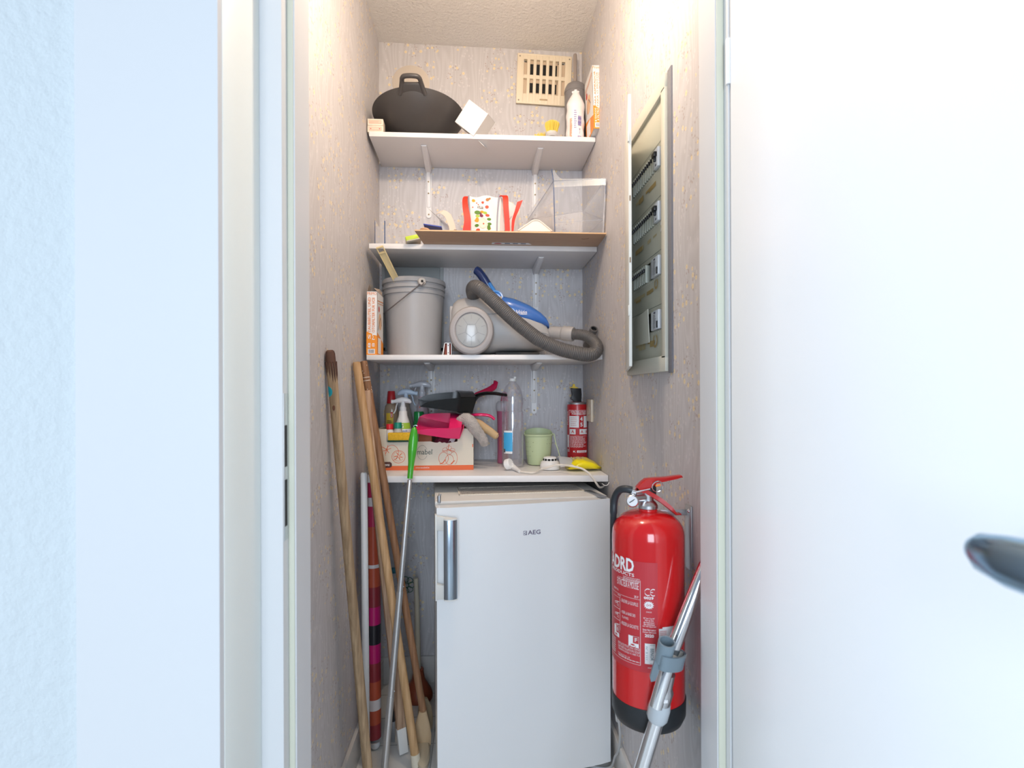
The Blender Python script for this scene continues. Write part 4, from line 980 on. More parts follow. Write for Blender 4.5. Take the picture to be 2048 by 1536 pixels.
sprw = mat('sprayer_white', (.72, .73, .74), .28, coat=.3)
def sprayer(base, hneck, rad, hbot, m_body, m_head, label, name='spray_bottle', scale=1.0, flip=1, seg=28, sq=1.0, tilt=0, headz=None, clear_head=False):
    t = thing(name, label, 'spray bottle', base, 0)
    X = M.Translation(base) @ M.Rotation(tilt, 4, 'Y')
    b = B().use(m_body); h = hbot
    b.lathe([(.001, .001), (rad*.9, 0), (rad, .004), (rad, h*.45), (rad*.93, h*.60), (rad*.62, h*.82), (rad*.42, h*.93), (rad*.40, h)], seg, X=X, sy=sq); bo_ = b.obj('bottle', None, t)
    k = scale; f = -flip
    b = B().use(m_head); b.lathe([(.0135*k, h-.002), (.0145*k, h), (.0145*k, h+.016*k), (.011*k, h+.020*k), (.010*k, h+.028*k)], 20, X=X); cl_ = b.obj('collar', None, t)
    b = B().use(m_head)
    def T3(x, y, z): return X @ V((x*f*k, y*k, h+z*k))
    ps = [T3(-.034, 0, .036), T3(-.028, 0, .042), T3(-.014, 0, .047), T3(.004, 0, .048), T3(.020, 0, .046), T3(.032, 0, .043), T3(.040, 0, .041)]
    b.tube(ps, [.005*k, .0095*k, .0125*k, .013*k, .011*k, .0085*k, .0075*k], 14, flat=(1, .85))
    b.tube([T3(0, 0, .026), T3(0, 0, .045)], [.0095*k, .010*k], 14); b.obj('spray_head', None, t)
    b = B().use(m_head); b.tube([T3(.040, 0, .041), T3(.050, 0, .0405)], [.0088*k, .0092*k], 14); b.obj('nozzle', None, t)
    b = B().use(m_head); b.tube(spline([T3(.024, 0, .034), T3(.029, 0, .022), T3(.031, 0, .008), T3(.037, 0, -.006), T3(.041, 0, -.010)], 4), [.0045*k]*17, 10, flat=(.7, 1.3), up=(1, 0, 0)); b.obj('trigger', None, t)
    return t, bo_, X
# white bottle with a lime label
f0 = P(806, 900, 1.955)
b0 = V((f0.x, 1.960, ZZ+.0035)); hb1 = P(806, 822, 1.96).z-b0.z
t, bo_, X = sprayer(b0, 0, .036, hb1, mat('bottle_white', (.78, .76, .73), .3), sprw, 'white spray bottle with a lime label and a milky trigger head, front of the crate', scale=.82)
p = Print(lambda u, v, h: X @ V(((.0345+h+.0015)*math.sin(u/.036)*(1-.28*max(0, (v-hb1*.45)/(hb1*.35))), -(.0345+h+.0015)*math.cos(u/.036)*(1-.28*max(0, (v-hb1*.45)/(hb1*.35))), v)), .0006)
v0 = P(806, 858, 1.93).z-b0.z; v1 = P(806, 846, 1.93).z-b0.z
p.rect(-.03, v0, .045, v1, mat('lime_print', (.38, .58, .05), .5), 1, 12); p.text('HG', -.014, v0+.003, .006, v1-.004, print_white, 2, .03)
p.rect(-.03, v0-.028, .045, v0-.001, print_white, 1, 12); p.text('douche', .004, v0-.010, .022, v0-.003, mat('blue_print', (.02, .12, .45), .5), 2, .02); p.text('snel', .002, v0-.021, .014, v0-.013, MATS['blue_print'], 2, .02); p.text('glans', .017, v0-.022, .030, v0-.013, MATS['blue_print'], 2, .02)
p.add(bo_)
# amber bottle with red cap
am = mat('amber_bottle', (.34, .25, .17), .25, coat=.3)
f0 = P(783, 900, 2.06); b0 = V((f0.x, 2.06, ZZ+.0035)); hs_ = P(783, 806, 2.06).z-b0.z; ht2 = P(783, 782, 2.06).z-b0.z
t = thing('cleaner_bottle', 'amber brown bottle with a tall red cap, back left of the crate', 'bottle', b0)
b = B().use(am); b.lathe([(.001, 0), (.024, 0), (.026, .004), (.026, hs_*.86), (.023, hs_*.95), (.013, hs_)], 28, X=M.Translation(b0), sy=.7); bo_ = b.obj('bottle_body', None, t)
b = B().use(mat('cap_red', (.42, .015, .02), .35)); b.lathe([(.0175, hs_-.001), (.0165, hs_+.008), (.0135, ht2-.002), (.012, ht2), (.001, ht2)], 24, X=M.Translation(b0)); b.obj('cap', None, t)
p = Print(lambda u, v, h: V((b0.x+u, b0.y-.7*math.sqrt(max(0, .026**2-u*u))-.0006-h, b0.z+v)), .0004)
vv_ = lambda py: P(783, py, 2.045).z-b0.z
p.rect(-.016, vv_(850), .010, vv_(826), mat('label_yellow', (.72, .48, .04), .5), 1, 6); p.rect(.000, vv_(835), .008, vv_(824), mat('print_red', (.6, .05, .03), .5), 2, 3); p.text('U', .001, vv_(834), .006, vv_(827), print_white, 3, .02); p.lines(-.014, vv_(849), .006, vv_(840), 3, print_black, 2)
p.add(bo_)
# second brown bottle behind with pale blue sprayer
b0 = V((P(812, 900, 2.06).x, 2.065, ZZ+.0035))
sprayer(b0, 0, .034, P(812, 806, 2.06).z-b0.z, mat('bottle_taupe', (.30, .26, .22), .3), mat('sprayer_pale_blue', (.50, .62, .76), .3), 'brown spray bottle with a pale blue head, behind the white one', scale=.88, flip=-1)
# transparent sprayer further right
b0 = V((P(845, 900, 2.11).x, 2.105, ZZ+.0035))
t, bo_, X = sprayer(b0, 0, .033, P(845, 792, 2.10).z-b0.z, mat('bottle_rose', (.52, .42, .46), .25), mat('sprayer_clear', (.50, .51, .55), .2, coat=.4), 'rose bottle with a smoky clear spray head, back of the crate', scale=.95)
p = Print(lambda u, v, h: X @ V(((.034+h)*math.sin(u/.033)*(1-.25*max(0, (v-.08)/.08)), -(.034+h)*math.cos(u/.033)*(1-.25*max(0, (v-.08)/.08)), v)), .0006)
hv = lambda py: P(845, py, 2.07).z-b0.z
p.poly([(-.022, hv(858)), (-.002, hv(858)), (.010, hv(835)), (.000, hv(820)), (-.014, hv(812)), (-.022, hv(830))], mat('flame_orange', (.80, .16, .03), .4)); p.add(bo_)
# green bottle
b0 = V((P(838, 900, 2.03).x, 2.03, ZZ+.0035)); hg = P(838, 823, 2.03).z-b0.z
t = thing('soap_bottle', 'bright green bottle partly hidden between the sprayers and the pink dustpan', 'bottle', b0)
gb = mat('green_bottle', (.01, .22, .05), .25, coat=.3)
b = B().use(gb); b.lathe([(.001, 0), (.020, 0), (.021, .004), (.021, hg*.78), (.017, hg*.84)], 24, X=M.Translation(b0)); b.obj('bottle_body', None, t)
b = B().use(gb); b.lathe([(.0185, hg*.83), (.0185, hg*.97), (.017, hg), (.001, hg)], 24, X=M.Translation(b0)); b.obj('cap', None, t)
# small jars in front
def jar(px, pytop, pycap, Y, r, mcap, mbody, label, zbase):
    x = P(px, 870, Y).x; zt = P(px, pytop, Y).z; zc = P(px, pycap, Y).z
    t = thing('small_bottle', label, 'bottle', (x, Y, zbase))
    b = B().use(mbody); b.lathe([(.001, zbase), (r*1.25, zbase), (r*1.3, zbase+.004), (r*1.25, zc-.012), (r*.9, zc-.002), (r*.9, zc)], 24, X=M.Translation((x, Y, 0))); b.obj('bottle_body', None, t)
    b = B().use(mcap); b.lathe([(r, zc), (r*1.02, zc+.002), (r*.97, zt-.002), (r*.9, zt), (.001, zt)], 24, X=M.Translation((x, Y, 0))); b.obj('cap', None, t)
jar(779.5, 848, 858.5, 1.916, .0125, mat('cap_bright_red', (.66, .02, .03), .35), mat('bottle_white', (0, 0, 0)), 'small white bottle with a bright red cap above the sponge', ZZ+.0035)
jar(796, 845, 856.5, 1.914, .0135, mat('cap_teal', (.01, .24, .17), .35), mat('jar_frosted', (.50, .50, .46), .3), 'small frosted bottle with a teal green cap above the sponge', ZZ+.0035)
# sponge lying on the torn crate edge
s0 = P(775, 880, 1.878); s1 = P(822, 865, 1.878)
t = thing('sponge', 'yellow cleaning sponge with a dark green scouring side on the crate edge', 'sponge', (s0.x, 1.88, P(800, 883, 1.89).z))
zb_ = a0.z+zn+.0008; zt_ = P(800, 865.5, 1.88).z
b = B().use(mat('scourer_green', (.02, .07, .045), .9, bump=(400, .8, .002))); b.box((s0.x, 1.876, zb_), (s1.x, 1.9, zb_+.0055), .0015); b.obj('scourer', None, t)
b = B().use(mat('sponge_yellow', (.80, .48, .03), .85, bump=(300, .9, .003), noise=(160, (.70, .40, .02), 2, (1, 1, 1)))); b.box((s0.x+.001, 1.8765, zb_+.0055), (s1.x+.001, 1.9, zt_), .002); b.obj('foam', None, t)
# brown block and dark cloths inside the crate
t = thing('brush_block', 'rusty orange block sticking up inside the crate right of the sponge', 'block', (P(852, 880, 1.90).x, 1.92, ZZ+.03))
b = B().use(mat('rust_orange', (.34, .10, .035), .6)); q = P(837, 884, 1.905); q2 = P(864, 860, 1.905); b.box((q.x, 1.900, ZZ+.0035), (q2.x, 1.915, q2.z), .004); b.obj('block_body', None, t)
t = thing('cleaning_cloth', 'crumpled maroon and grey cloth bundle in the crate under the pink dustpan', 'cloth', (P(890, 880, 1.93).x, 1.95, ZZ+.02))
b = B().use(mat('maroon_cloth', (.17, .015, .04), .8, noise=(30, (.28, .05, .09), 3, (1, 1, 1))))
q = P(890, 876, 1.95); b.sphere((q.x, 1.96, q.z-.035), .05, (.95, .85, .9), u=28, v=18)
for v in b.bm.verts: v.co += V((random.uniform(-1, 1), random.uniform(-1, 1), random.uniform(-1, 1)))*.003
b.obj('cloth_bundle', None, t)
b = B().use(print_white); q = P(905, 876, 1.93); b.grid(lambda u, v: V((q.x-.012+.02*u+.01*v, 1.905+.01*v, q.z-.012+.022*v+.004*math.sin(u*7))), 6, 6); b.shell(.001); b.obj('white_rag', None, t)

def dustpan(tip, dirx, across, L_, W_, H_, m, label, hpts, hr=.010, wall=.0022):
    """pan: thin front lip at tip, side walls rising to the back"""
    X = frame_X(tip, dirx, across); t = thing('dustpan', label, 'dustpan', tip)
    def w(s): return W_*(1-.12*s-.25*max(0, s-.75)/.25*.6)
    b = B().use(m)
    def floor_(u, v): return X @ V((u*L_, (v-.5)*w(u), .012*math.sin(u*PI)*0))
    b.grid(floor_, 10, 8)
    for sg in (-1, 1):
        b.grid(lambda u, v: X @ V((u*L_, sg*(w(u)/2+.010*v*u), v*H_*(u**.55 if u > 0 else 0)+.0003)), 12, 4)
    b.grid(lambda u, v: X @ V((L_+.006*v, (u-.5)*(w(1)+.02*v), v*H_)), 8, 4)
    b.grid(lambda u, v: X @ V((L_*(.72+.28*u), (v-.5)*(w(.72+.28*u)+.018), H_*(.90+.1*u)+.010*math.sin(v*PI))), 5, 8)
    b.shell(wall); po = b.obj('pan', None, t)
    b = B().use(m); ps = spline(hpts, 6); n = len(ps); b.tube(ps, [hr*(1+.25*math.sin(PI*i/n)) for i in range(n)], 14, flat=(.55, 1.25), up=(0, 0, 1)); b.obj('handle', None, t)
    return t
blk = mat('gloss_black', (.010, .011, .011), .22, spec=.3); pinkm = mat('dustpan_pink', (.80, .02, .14), .28, coat=.3); crim = mat('crimson_plastic', (.50, .008, .06), .35)
dustpan(P(838, 806, 1.95), (P(944, 822, 1.95)-P(838, 806, 1.95))+V((0, .03, 0)), V((-.10, 1, .10)), .185, .20, .060, blk, 'glossy black dustpan lying on top of the crate, handle to the right', [P(940, 815, 2.0), P(946, 802, 1.985), P(956, 791, 1.965), P(972, 787, 1.94), P(990, 787, 1.915), P(1003, 789, 1.90), P(1011, 790, 1.89)], .0095)
tp = dustpan(P(834, 849, 1.905), (P(914, 864, 1.905)-P(834, 849, 1.905))+V((0, .01, 0)), V((.05, 1, .26)), .150, .17, .044, pinkm, 'bright pink dustpan lying in the crate, handle to the right', [P(905, 835, 1.95), P(930, 831, 1.945), P(955, 829.5, 1.93), P(972, 830, 1.93), P(982, 833, 1.93), P(989, 839, 1.93)], .0085)
t = thing('hand_brush', 'crimson handle rising behind the black dustpan', 'brush', P(965, 785, 2.08))
b = B().use(crim); b.tube(spline([P(925, 815, 2.12), P(942, 797, 2.11), P(960, 788, 2.10), P(978, 780, 2.09), P(989, 772, 2.08), P(992, 763, 2.07)], 6), [.010]*10+[.012]*15+[.010]*6, 12, flat=(1.0, .5), up=(0, 0, 1)); b.obj('handle', None, t)
b = B().use(mat('brush_dark_head', (.06, .07, .07), .5)); q = P(924, 800, 2.11); b.box((q.x-.022, 2.085, q.z-.05), (q.x+.026, 2.16, q.z+.022), .012); b.obj('head', None, t)
# gloves
gl = mat('grey_fluff', (.40, .355, .32), .95, bump=(260, 1.0, .006), sheen=.4, noise=(60, (.52, .46, .42), 4, (1, 1, 1)))
t = thing('fluffy_glove', 'grey-brown fluffy dusting mitt hanging over the right corner of the crate', 'glove', P(935, 845, 1.90))
b = B().use(gl)
ps = spline([P(913, 845, 1.895), P(922, 840, 1.885), P(932, 838, 1.878), P(942, 846, 1.872), P(952, 860, 1.872), P(962, 873, 1.875), P(968, 884, 1.88), P(969, 890, 1.885)], 6); n = len(ps)
b.tube(ps, [(.010+.014*math.sin(min(1, i/n*2.2)*PI/2)-(.011*max(0, i/n-.35)/.65))*(1+.05*math.sin(i*2.1)) for i in range(n)], 18, flat=(1, .85)); b.obj('mitt', None, t)
tan = mat('tan_leather', (.56, .38, .20), .7, bump=(60, .5, .004))
t = thing('leather_glove', 'tan work glove with one finger poking out behind the fluffy mitt', 'glove', P(975, 860, 1.92))
b = B().use(tan); ps = spline([P(948, 845, 1.935), P(958, 848, 1.93), P(970, 856, 1.92), P(982, 864, 1.915), P(991, 871, 1.912), P(996, 874, 1.912)], 5); n = len(ps); b.tube(ps, [.017-.005*i/n if i < n-3 else .010-.002*(i-n+3) for i in range(n)], 14, flat=(1, .8)); b.obj('finger', None, t)
b = B().use(tan); b.sphere(P(946, 848, 1.945), .022, (1, .6, .8)); b.obj('palm', None, t)

# bottles
t = thing('shampoo_bottle', 'mauve pink plastic bottle standing behind the clear water bottle', 'bottle', (P(1006, 925, 1.93).x, 1.935, ZZ))
x = P(1006, 900, 2.065).x; Yq = 2.065; hv = lambda py: P(1007, py, Yq).z-ZZ
mv = mat('mauve_plastic', (.38, .10, .17), .3, coat=.2)
b = B().use(mv); b.lathe([(.001, 0), (.021, 0), (.0225, .004), (.021, .05), (.0215, hv(845)), (.024, hv(820))], 26, X=M.Translation((x, Yq, ZZ)), sy=.8); bo_ = b.obj('bottle_body', None, t)
b = B().use(clear('milky_clear', (.85, .85, .88), .2, .15, .35)); b.lathe([(.0245, hv(822)), (.027, hv(815)), (.025, hv(806)), (.018, hv(802))], 26, X=M.Translation((x, Yq, ZZ)), cap=False); b.obj('clear_cap', None, t)
b = B().use(mat('mauve_cap', (.55, .13, .22), .3)); b.lathe([(.015, hv(822)), (.016, hv(806)), (.010, hv(786)), (.001, hv(783))], 22, X=M.Translation((x+.006, Yq, ZZ))); b.obj('inner_cap', None, t)
p = Print(lambda u, v, h: V((x+u, Yq-.8*math.sqrt(max(0, .0225**2-u*u))-.0006-h, ZZ+v)), .0003); p.lines(-.014, .05, -.004, .10, 8, mat('flame_orange', (0, 0, 0)), w=.4); p.add(bo_)

wcl = clear('water_bottle_plastic', (.95, .95, .97), .20, .06, .09, (.85, .85, .92))
x = P(1025.5, 900, 1.965).x; Yq = 1.965; z0 = ZZ; hv = lambda py: P(1025, py, Yq).z-z0
t = thing('water_bottle', 'empty clear ribbed water bottle with a blue label', 'bottle', (x, Yq, z0))
R_b = (P(1047, 900, Yq).x-P(1004, 900, Yq).x)/2
prof = [(.001, .003), (R_b*.7, .001), (R_b*.95, .006), (R_b, .012)]
zz_ = .012; zs_l = hv(826); i = 0
while zz_ < zs_l: prof += [(R_b*.965, zz_+.004), (R_b, zz_+.009)]; zz_ += .0105
prof += [(R_b*.90, hv(822)), (R_b*.93, hv(817)), (R_b*1.0, hv(805)), (R_b*.97, hv(795)), (R_b*.86, hv(783)), (R_b*.62, hv(772)), (R_b*.36, hv(766)), (R_b*.32, hv(763))]
b = B().use(wcl); b.lathe(prof, 40, X=M.Translation((x, Yq, z0)), cap=False); bo_ = b.obj('bottle_body', None, t, ang=60)
b = B().use(mat('cap_white', (.72, .72, .70), .4)); b.lathe([(.001, hv(757)), (.0125, hv(757)), (.013, hv(757)-.001), (.013, hv(762.5))], 22, X=M.Translation((x, Yq, z0))); b.obj('cap', None, t)
b = B().use(mat('cap_white', (0, 0, 0))); b.box((x+.004, Yq-.006, hv(757)+z0), (x+.013, Yq+.004, hv(753.5)+z0), .001); b.obj('cap_flap', None, t)
p = Print(lambda u, v, h: V((x+(R_b+.0009+h)*math.sin(u/R_b), Yq-(R_b+.0009+h)*math.cos(u/R_b), z0+v)), .0005)
lb = mat('label_sky_blue', (.06, .40, .72), .45, bump=(80, .6, .003)); p.rect(-.037, hv(905), -.004, hv(860), print_white, 1, 10); p.rect(-.038, hv(900.5), -.0035, hv(863.5), lb, 2, 12); p.rect(-.037, hv(903), -.030, hv(896), mat('label_dark', (.08, .09, .10), .5), 3, 2); p.text('aqua', -.018, hv(874), -.007, hv(869), print_white, 4) if False else None
p.add(bo_)

# green perforated basket
x = P(1077, 895, 2.02).x; Yq = 2.02; hv = lambda py: P(1077, py, Yq-.03).z-ZZ
gm2 = mat('mint_plastic', (.52, .60, .36), .4)
t = thing('peg_basket', 'pale green perforated peg basket with its handle hanging down', 'basket', (x, Yq, ZZ))
rt = (P(1104, 870, Yq).x-P(1049, 870, Yq).x)/2; rb = (P(1098, 925, Yq).x-P(1053, 925, Yq).x)/2*.98; Hg = hv(869)
b = B().use(gm2)
b.lathe([(.001, 0), (rb*.93, 0), (rb, .004), (rb+(rt-rb)*.55, Hg*.4), (rt*.985, Hg*.85), (rt, Hg*.93), (rt+.0035, Hg*.95), (rt+.0035, Hg-.001), (rt, Hg), (rt-.003, Hg*.96), (rb-.002, .004), (.001, .003)], 48, X=M.Translation((x, Yq, ZZ)), cap=False, sy=.88); bo_ = b.obj('basket_body', None, t, ang=40)
b = B().use(gm2)
def bk_(u, v):
    a = PI*(.02+.96*u); h = Hg-.004+v*(.020*math.sin(PI*u)**.6+.004); return V((x+(rt+.002)*math.cos(a), Yq+(rt+.002)*.88*math.sin(a), ZZ+h))
b.grid(bk_, 28, 3); b.shell(.002); b.obj('rear_collar', None, t)
p = Print(lambda u, v, h: V((x+(rb+(rt-rb)*min(1, .15+v/Hg)+h)*math.sin(u), Yq-.88*(rb+(rt-rb)*min(1, .15+v/Hg)+h)*math.cos(u), ZZ+v)), .0016)
for k, u in enumerate([-1.25, -1.05, -.82, -.60]+[]):
    for j, v in enumerate((.30, .45, .60, .75)):
        if (j+k) % 2 == 0 or k < 2: p.disc(u+.04*j, Hg*v, .030, mat('basket_hole', (.12, .15, .08), .8), ry=.0012, n=8)
for k, u in enumerate([.55, .80, 1.05]): p.disc(u, Hg*.7, .025, MATS['basket_hole'], ry=.001, n=8); p.disc(u+.05, Hg*.84, .02, MATS['basket_hole'], ry=.001, n=8)
p.add(bo_)
b = B().use(gm2); b.tube(spline([P(1101, 872, 2.01), P(1104, 868, 2.0), P(1108, 868, 1.995), P(1109, 873, 1.99), P(1112, 887, 1.985), P(1117, 903, 1.975), P(1121, 917, 1.965), P(1123, 921, 1.96)], 5), .0017, 8)
b.tube([P(1123, 921, 1.96)+V((.004*math.cos(a*PI/6), 0, .004*math.sin(a*PI/6))) for a in range(13)], .0014, 6); b.obj('handle', None, t)

# smoke detector
x = P(1100, 930, 1.89).x; Yq = 1.89
t = thing('smoke_detector', 'small round white smoke detector lying on the lowest shelf', 'smoke detector', (x, Yq, ZZ))
R_d = (P(1120, 930, Yq).x-P(1080.5, 930, Yq).x)/2
b = B().use(white_pl); b.lathe([(.001, 0), (R_d*.97, 0), (R_d, .003), (R_d, .016), (R_d*.97, .018)], 40, X=M.Translation((x, Yq, ZZ))); b.obj('base', None, t)
b = B().use(white_pl); b.lathe([(R_d*.95, .018), (R_d*.93, .024), (R_d*.70, .030), (R_d*.66, .038), (R_d*.60, .042), (R_d*.3, .044), (.001, .0445)], 40, X=M.Translation((x, Yq, ZZ))); hd = b.obj('cover', None, t)
for k in range(12):
    a0_ = -PI/2+k*PI/6; b = B().use(hole); 
    b.lathe([(R_d*.700, .0305), (R_d*.668, .0375)], 6, X=M.Translation((x, Yq, ZZ)), cap=False, a0=a0_+.06, a1=a0_+PI/6-.06)
    for v in b.bm.verts: v.co += (V((v.co.x-x, v.co.y-Yq, 0)).normalized())*.0006
    sub(b, 'vent_slot', None, hd)

# cable and plug of the refrigerator
t = thing('power_cable', 'white plug and cable trailing over the lowest shelf down behind the fridge', 'cable', P(1020, 940, 1.79))
cw = mat('cable_cream', (.76, .70, .62), .4)
zc = ZZ+.0035
def on4(px, py): q = PZ(px, py, zc); return q
pts = [on4(1040, 943), on4(1052, 944.5), on4(1068, 945), on4(1082, 941)+V((0, 0, .004)), P(1096, 935, 1.81)+V((0, 0, 0)), P(1110, 930.5, 1.80), P(1125, 930, 1.79), P(1145, 932.5, 1.76), P(1163, 937, 1.752), P(1176, 945, 1.742), P(1185, 955, 1.738), P(1193, 967, 1.74), P(1200, 975, 1.76), V((P(1208, 985, 1.80).x, 1.80, .846)), V((.425, 1.9, .842))]
pts[4].z = max(pts[4].z, ZZ+.045*0+.006)
b = B().use(cw); b.tube(spline(pts, 6), .0034, 10); b.obj('cord', None, t)
pg0 = on4(1018, 938); pg0.z = ZZ+.019
b = B().use(white_pl); X = align(pg0+V((-.008, 0, 0)), pg0+V((.5, -.35, .2))); 
b.lathe([(.001, -.004), (.015, -.003), (.0185, 0), (.0185, .014), (.016, .018), (.001, .019)], 26, X=X); 
b.tube([pg0+V((.004, 0, -.002)), pg0+V((.016, -.004, -.008)), pts[0]], [.013, .009, .0055], 14); b.obj('plug', None, t)

# yellow cloth pack
t = thing('cloth_pack', 'bright yellow pack of cleaning cloths in clear film at the right end of the shelf', 'pack', P(1170, 940, 1.80))
ym = mat('yellow_pack', (.88, .72, .004), .3, coat=.4, bump=(50, .35, .004))
rings = []
XA, XB_ = PZ(1139, 941, ZZ).x, min(PZ(1213, 944, ZZ).x, .424)
for i in range(17):
    f = i/16; x = XA+(XB_-XA)*f; h = .036*(math.sin(PI*min(1, (f+.06)/.40)/2) if f < .40 else math.cos(max(0, f-.45)/.55*1.35))+.003; hw = .062*(1-.35*(2*f-1)**4); yc = 1.885+.010*f
    rings.append([V((x+.006*math.sin(k*1.3), yc+hw*math.copysign(abs(math.cos(a))**.7, math.cos(a)), ZZ+h/2+h/2*math.sin(a)*(1+.06*math.sin(i*1.5+k)))) for k, a in [(k, 2*PI*k/26) for k in range(26)]])
b = B().use(ym); b.loft(rings); pk_ = b.obj('pack_body', None, t, ang=60)
fm = clear('pack_film', (.9, .9, .9), .25, .1, .30)
b = B().use(fm); b.grid(lambda u, v: V((XA+.014-.045*u, 1.84+.085*v+.01*u, ZZ+.006+(.026*(1-u)+.012*u)*math.sin(PI*(.15+.7*v))+.018*u*math.sin(v*2.4)+.012*v)), 8, 10); b.shell(.0006); b.obj('film_end', None, t)
p = Print(lambda u, v, h: V((XA+u, 1.885-.040+v, ZZ+.0405+h-.012*((v-.04)/.05)**2)), .0006); 
for k in range(5): p.rect(.012+k*.010, .01+.004*(k % 2), .018+k*.010, .055-.006*(k % 3), mat('pack_print', (.42, .30, .22), .5) if k % 2 else mat('pack_print2', (.50, .52, .35), .5))
p.add(pk_)
# small extinguisher in the corner
x = P(1154.5, 860, 2.10).x; Yq = 2.10; hv = lambda py: P(1154, py, Yq-.03).z-ZZ
R_s = (P(1174.5, 860, Yq).x-P(1134.5, 860, Yq).x)/2
t = thing('small_fire_extinguisher', 'small red powder extinguisher standing in the back right corner of the shelf', 'fire extinguisher', (x, Yq, ZZ))
b = B().use(mat('label_red', (.52, .015, .02), .35, coat=.2)); b.lathe([(.001, 0), (R_s*.95, 0), (R_s, .004), (R_s, hv(812)), (R_s*.96, hv(808)), (R_s*.93, hv(806)), (R_s*.5, hv(803.5)), (.001, hv(803))], 44, X=M.Translation((x, Yq, ZZ))); bo_ = b.obj('cylinder', None, t)
b = B().use(steel); b.lathe([(R_s*.97, hv(809)), (R_s*1.0, hv(806)), (R_s*.96, hv(804.5)), (R_s*.90, hv(805.5))], 40, X=M.Translation((x, Yq, ZZ)), cap=False); b.obj('rim_ring', None, t)
b = B().use(black_pl); P2 = lambda px, py: P(px, py, Yq-.01)
yy = Yq-.01
o2 = [P2(1147.5, 806), P2(1162, 806), P2(1161, 795), P2(1162.5, 790), P2(1161.5, 776.5), P2(1146, 776.5), P2(1140, 775.5), P2(1144.5, 782), P2(1145.5, 789), P2(1141, 796), P2(1141, 798.5), P2(1147, 799.5)]
b.prism([(q.x, q.z) for q in o2], -.012, .012, X=M(((1, 0, 0, 0), (0, 0, -1, yy), (0, 1, 0, 0), (0, 0, 0, 1))), bev=.002); b.obj('valve_head', None, t)
b = B().use(mat('pin_yellow', (.75, .50, .02), .4)); o3 = [P2(1139, 774), P2(1144, 774), P2(1146, 768), P2(1149, 768), P2(1150, 773), P2(1156, 775.5), P2(1156, 777), P2(1140, 776.4)]
b.prism([(q.x, q.z) for q in o3], -.006, .006, X=M(((1, 0, 0, 0), (0, 0, -1, yy), (0, 1, 0, 0), (0, 0, 0, 1)))); b.obj('safety_clip', None, t)
p = Print(lambda u, v, h: V((x+(R_s+h)*math.sin(u/R_s), Yq-(R_s+h)*math.cos(u/R_s), ZZ+v)), .0005)
pw = print_white; K = R_s
def au(px): s = (P(px, 860, Yq-.03).x-x)/R_s; return R_s*math.asin(max(-.99, min(.99, s)))
p.text('EXTINCTEUR A POUDRE', au(1142), hv(825.5), au(1172), hv(822), pw, 1, .02); p.text('POEDERBLUSSER', au(1144), hv(829.5), au(1172), hv(826), pw, 1, .02)
p.rect(au(1139.5), hv(820.8), au(1139.9), hv(904), pw, 1); p.rect(au(1139.5), hv(820.8), au(1174), hv(820.2), pw, 1, 8)
p.rect(au(1140), hv(855), au(1157), hv(832), pw, 1, 4); p.rect(au(1166.5), hv(855), au(1174), hv(832), pw, 1, 4); p.lines(au(1142), hv(852), au(1155), hv(834), 5, MATS['print_red'], 2, .2)
p.text('4', au(1159.5), hv(842), au(1164.5), hv(833), pw, 1, .03); p.text('5', au(1159.5), hv(853), au(1164.5), hv(845), pw, 1, .03)
for c in (1145.5, 1163, 1173): p.rect(au(c-5), hv(868.5), min(au(c+5), au(1174)), hv(858), pw, 1, 3); p.text('A', au(c-2.5), hv(866), au(min(c+2.5, 1174)), hv(860), MATS['print_red'], 2, .02)
p.lines(au(1141), hv(895), au(1173), hv(871), 12, pw, 1, .35); p.rect(au(1135), hv(895), au(1139), hv(870), pw, 1, 2)
p.text('CE', au(1134.8), hv(904), au(1139), hv(899), pw, 1, .03); p.rect(au(1153), hv(905), au(1173), hv(900.5), pw, 1, 5); p.text('mini', au(1155), hv(904.6), au(1169), hv(901), MATS['print_red'], 2, .02); p.text('K', au(1146), hv(904.6), au(1151), hv(901), pw, 1, .04)
p.text('POEDER', au(1136), hv(850), au(1138.2), hv(822), pw, 1, .01, up=1)
p.add(bo_)
# wall socket
t = thing('wall_socket', 'ivory socket plate on the right wall beside the small extinguisher', 'socket', PX(1184, 820, XR))
sA = PX(1191, 845, XR); sB = PX(1176.5, 842, XR); y0, y1 = sorted((sA.y, sB.y)); y0 = max(y0, 1.90)
zt, zb_ = PX(1190, 799, XR).z, PX(1190, 845, XR).z
b = B().use(mat('ivory_socket', (.66, .56, .44), .4)); b.box((XR-.011, y0+.03, zb_), (XR-.0002, y0+.115, zt), .003); so = b.obj('plate', None, t)
b = B().use(MATS['ivory_socket']); b.lathe([(.001, .0), (.019, 0), (.02, -.002), (.001, -.002)], 20, X=M.Translation((XR-.0115, y0+.0725, (zt+zb_)/2)) @ M.Rotation(PI/2, 4, 'Y')); sub(b, 'socket_well', None, so)

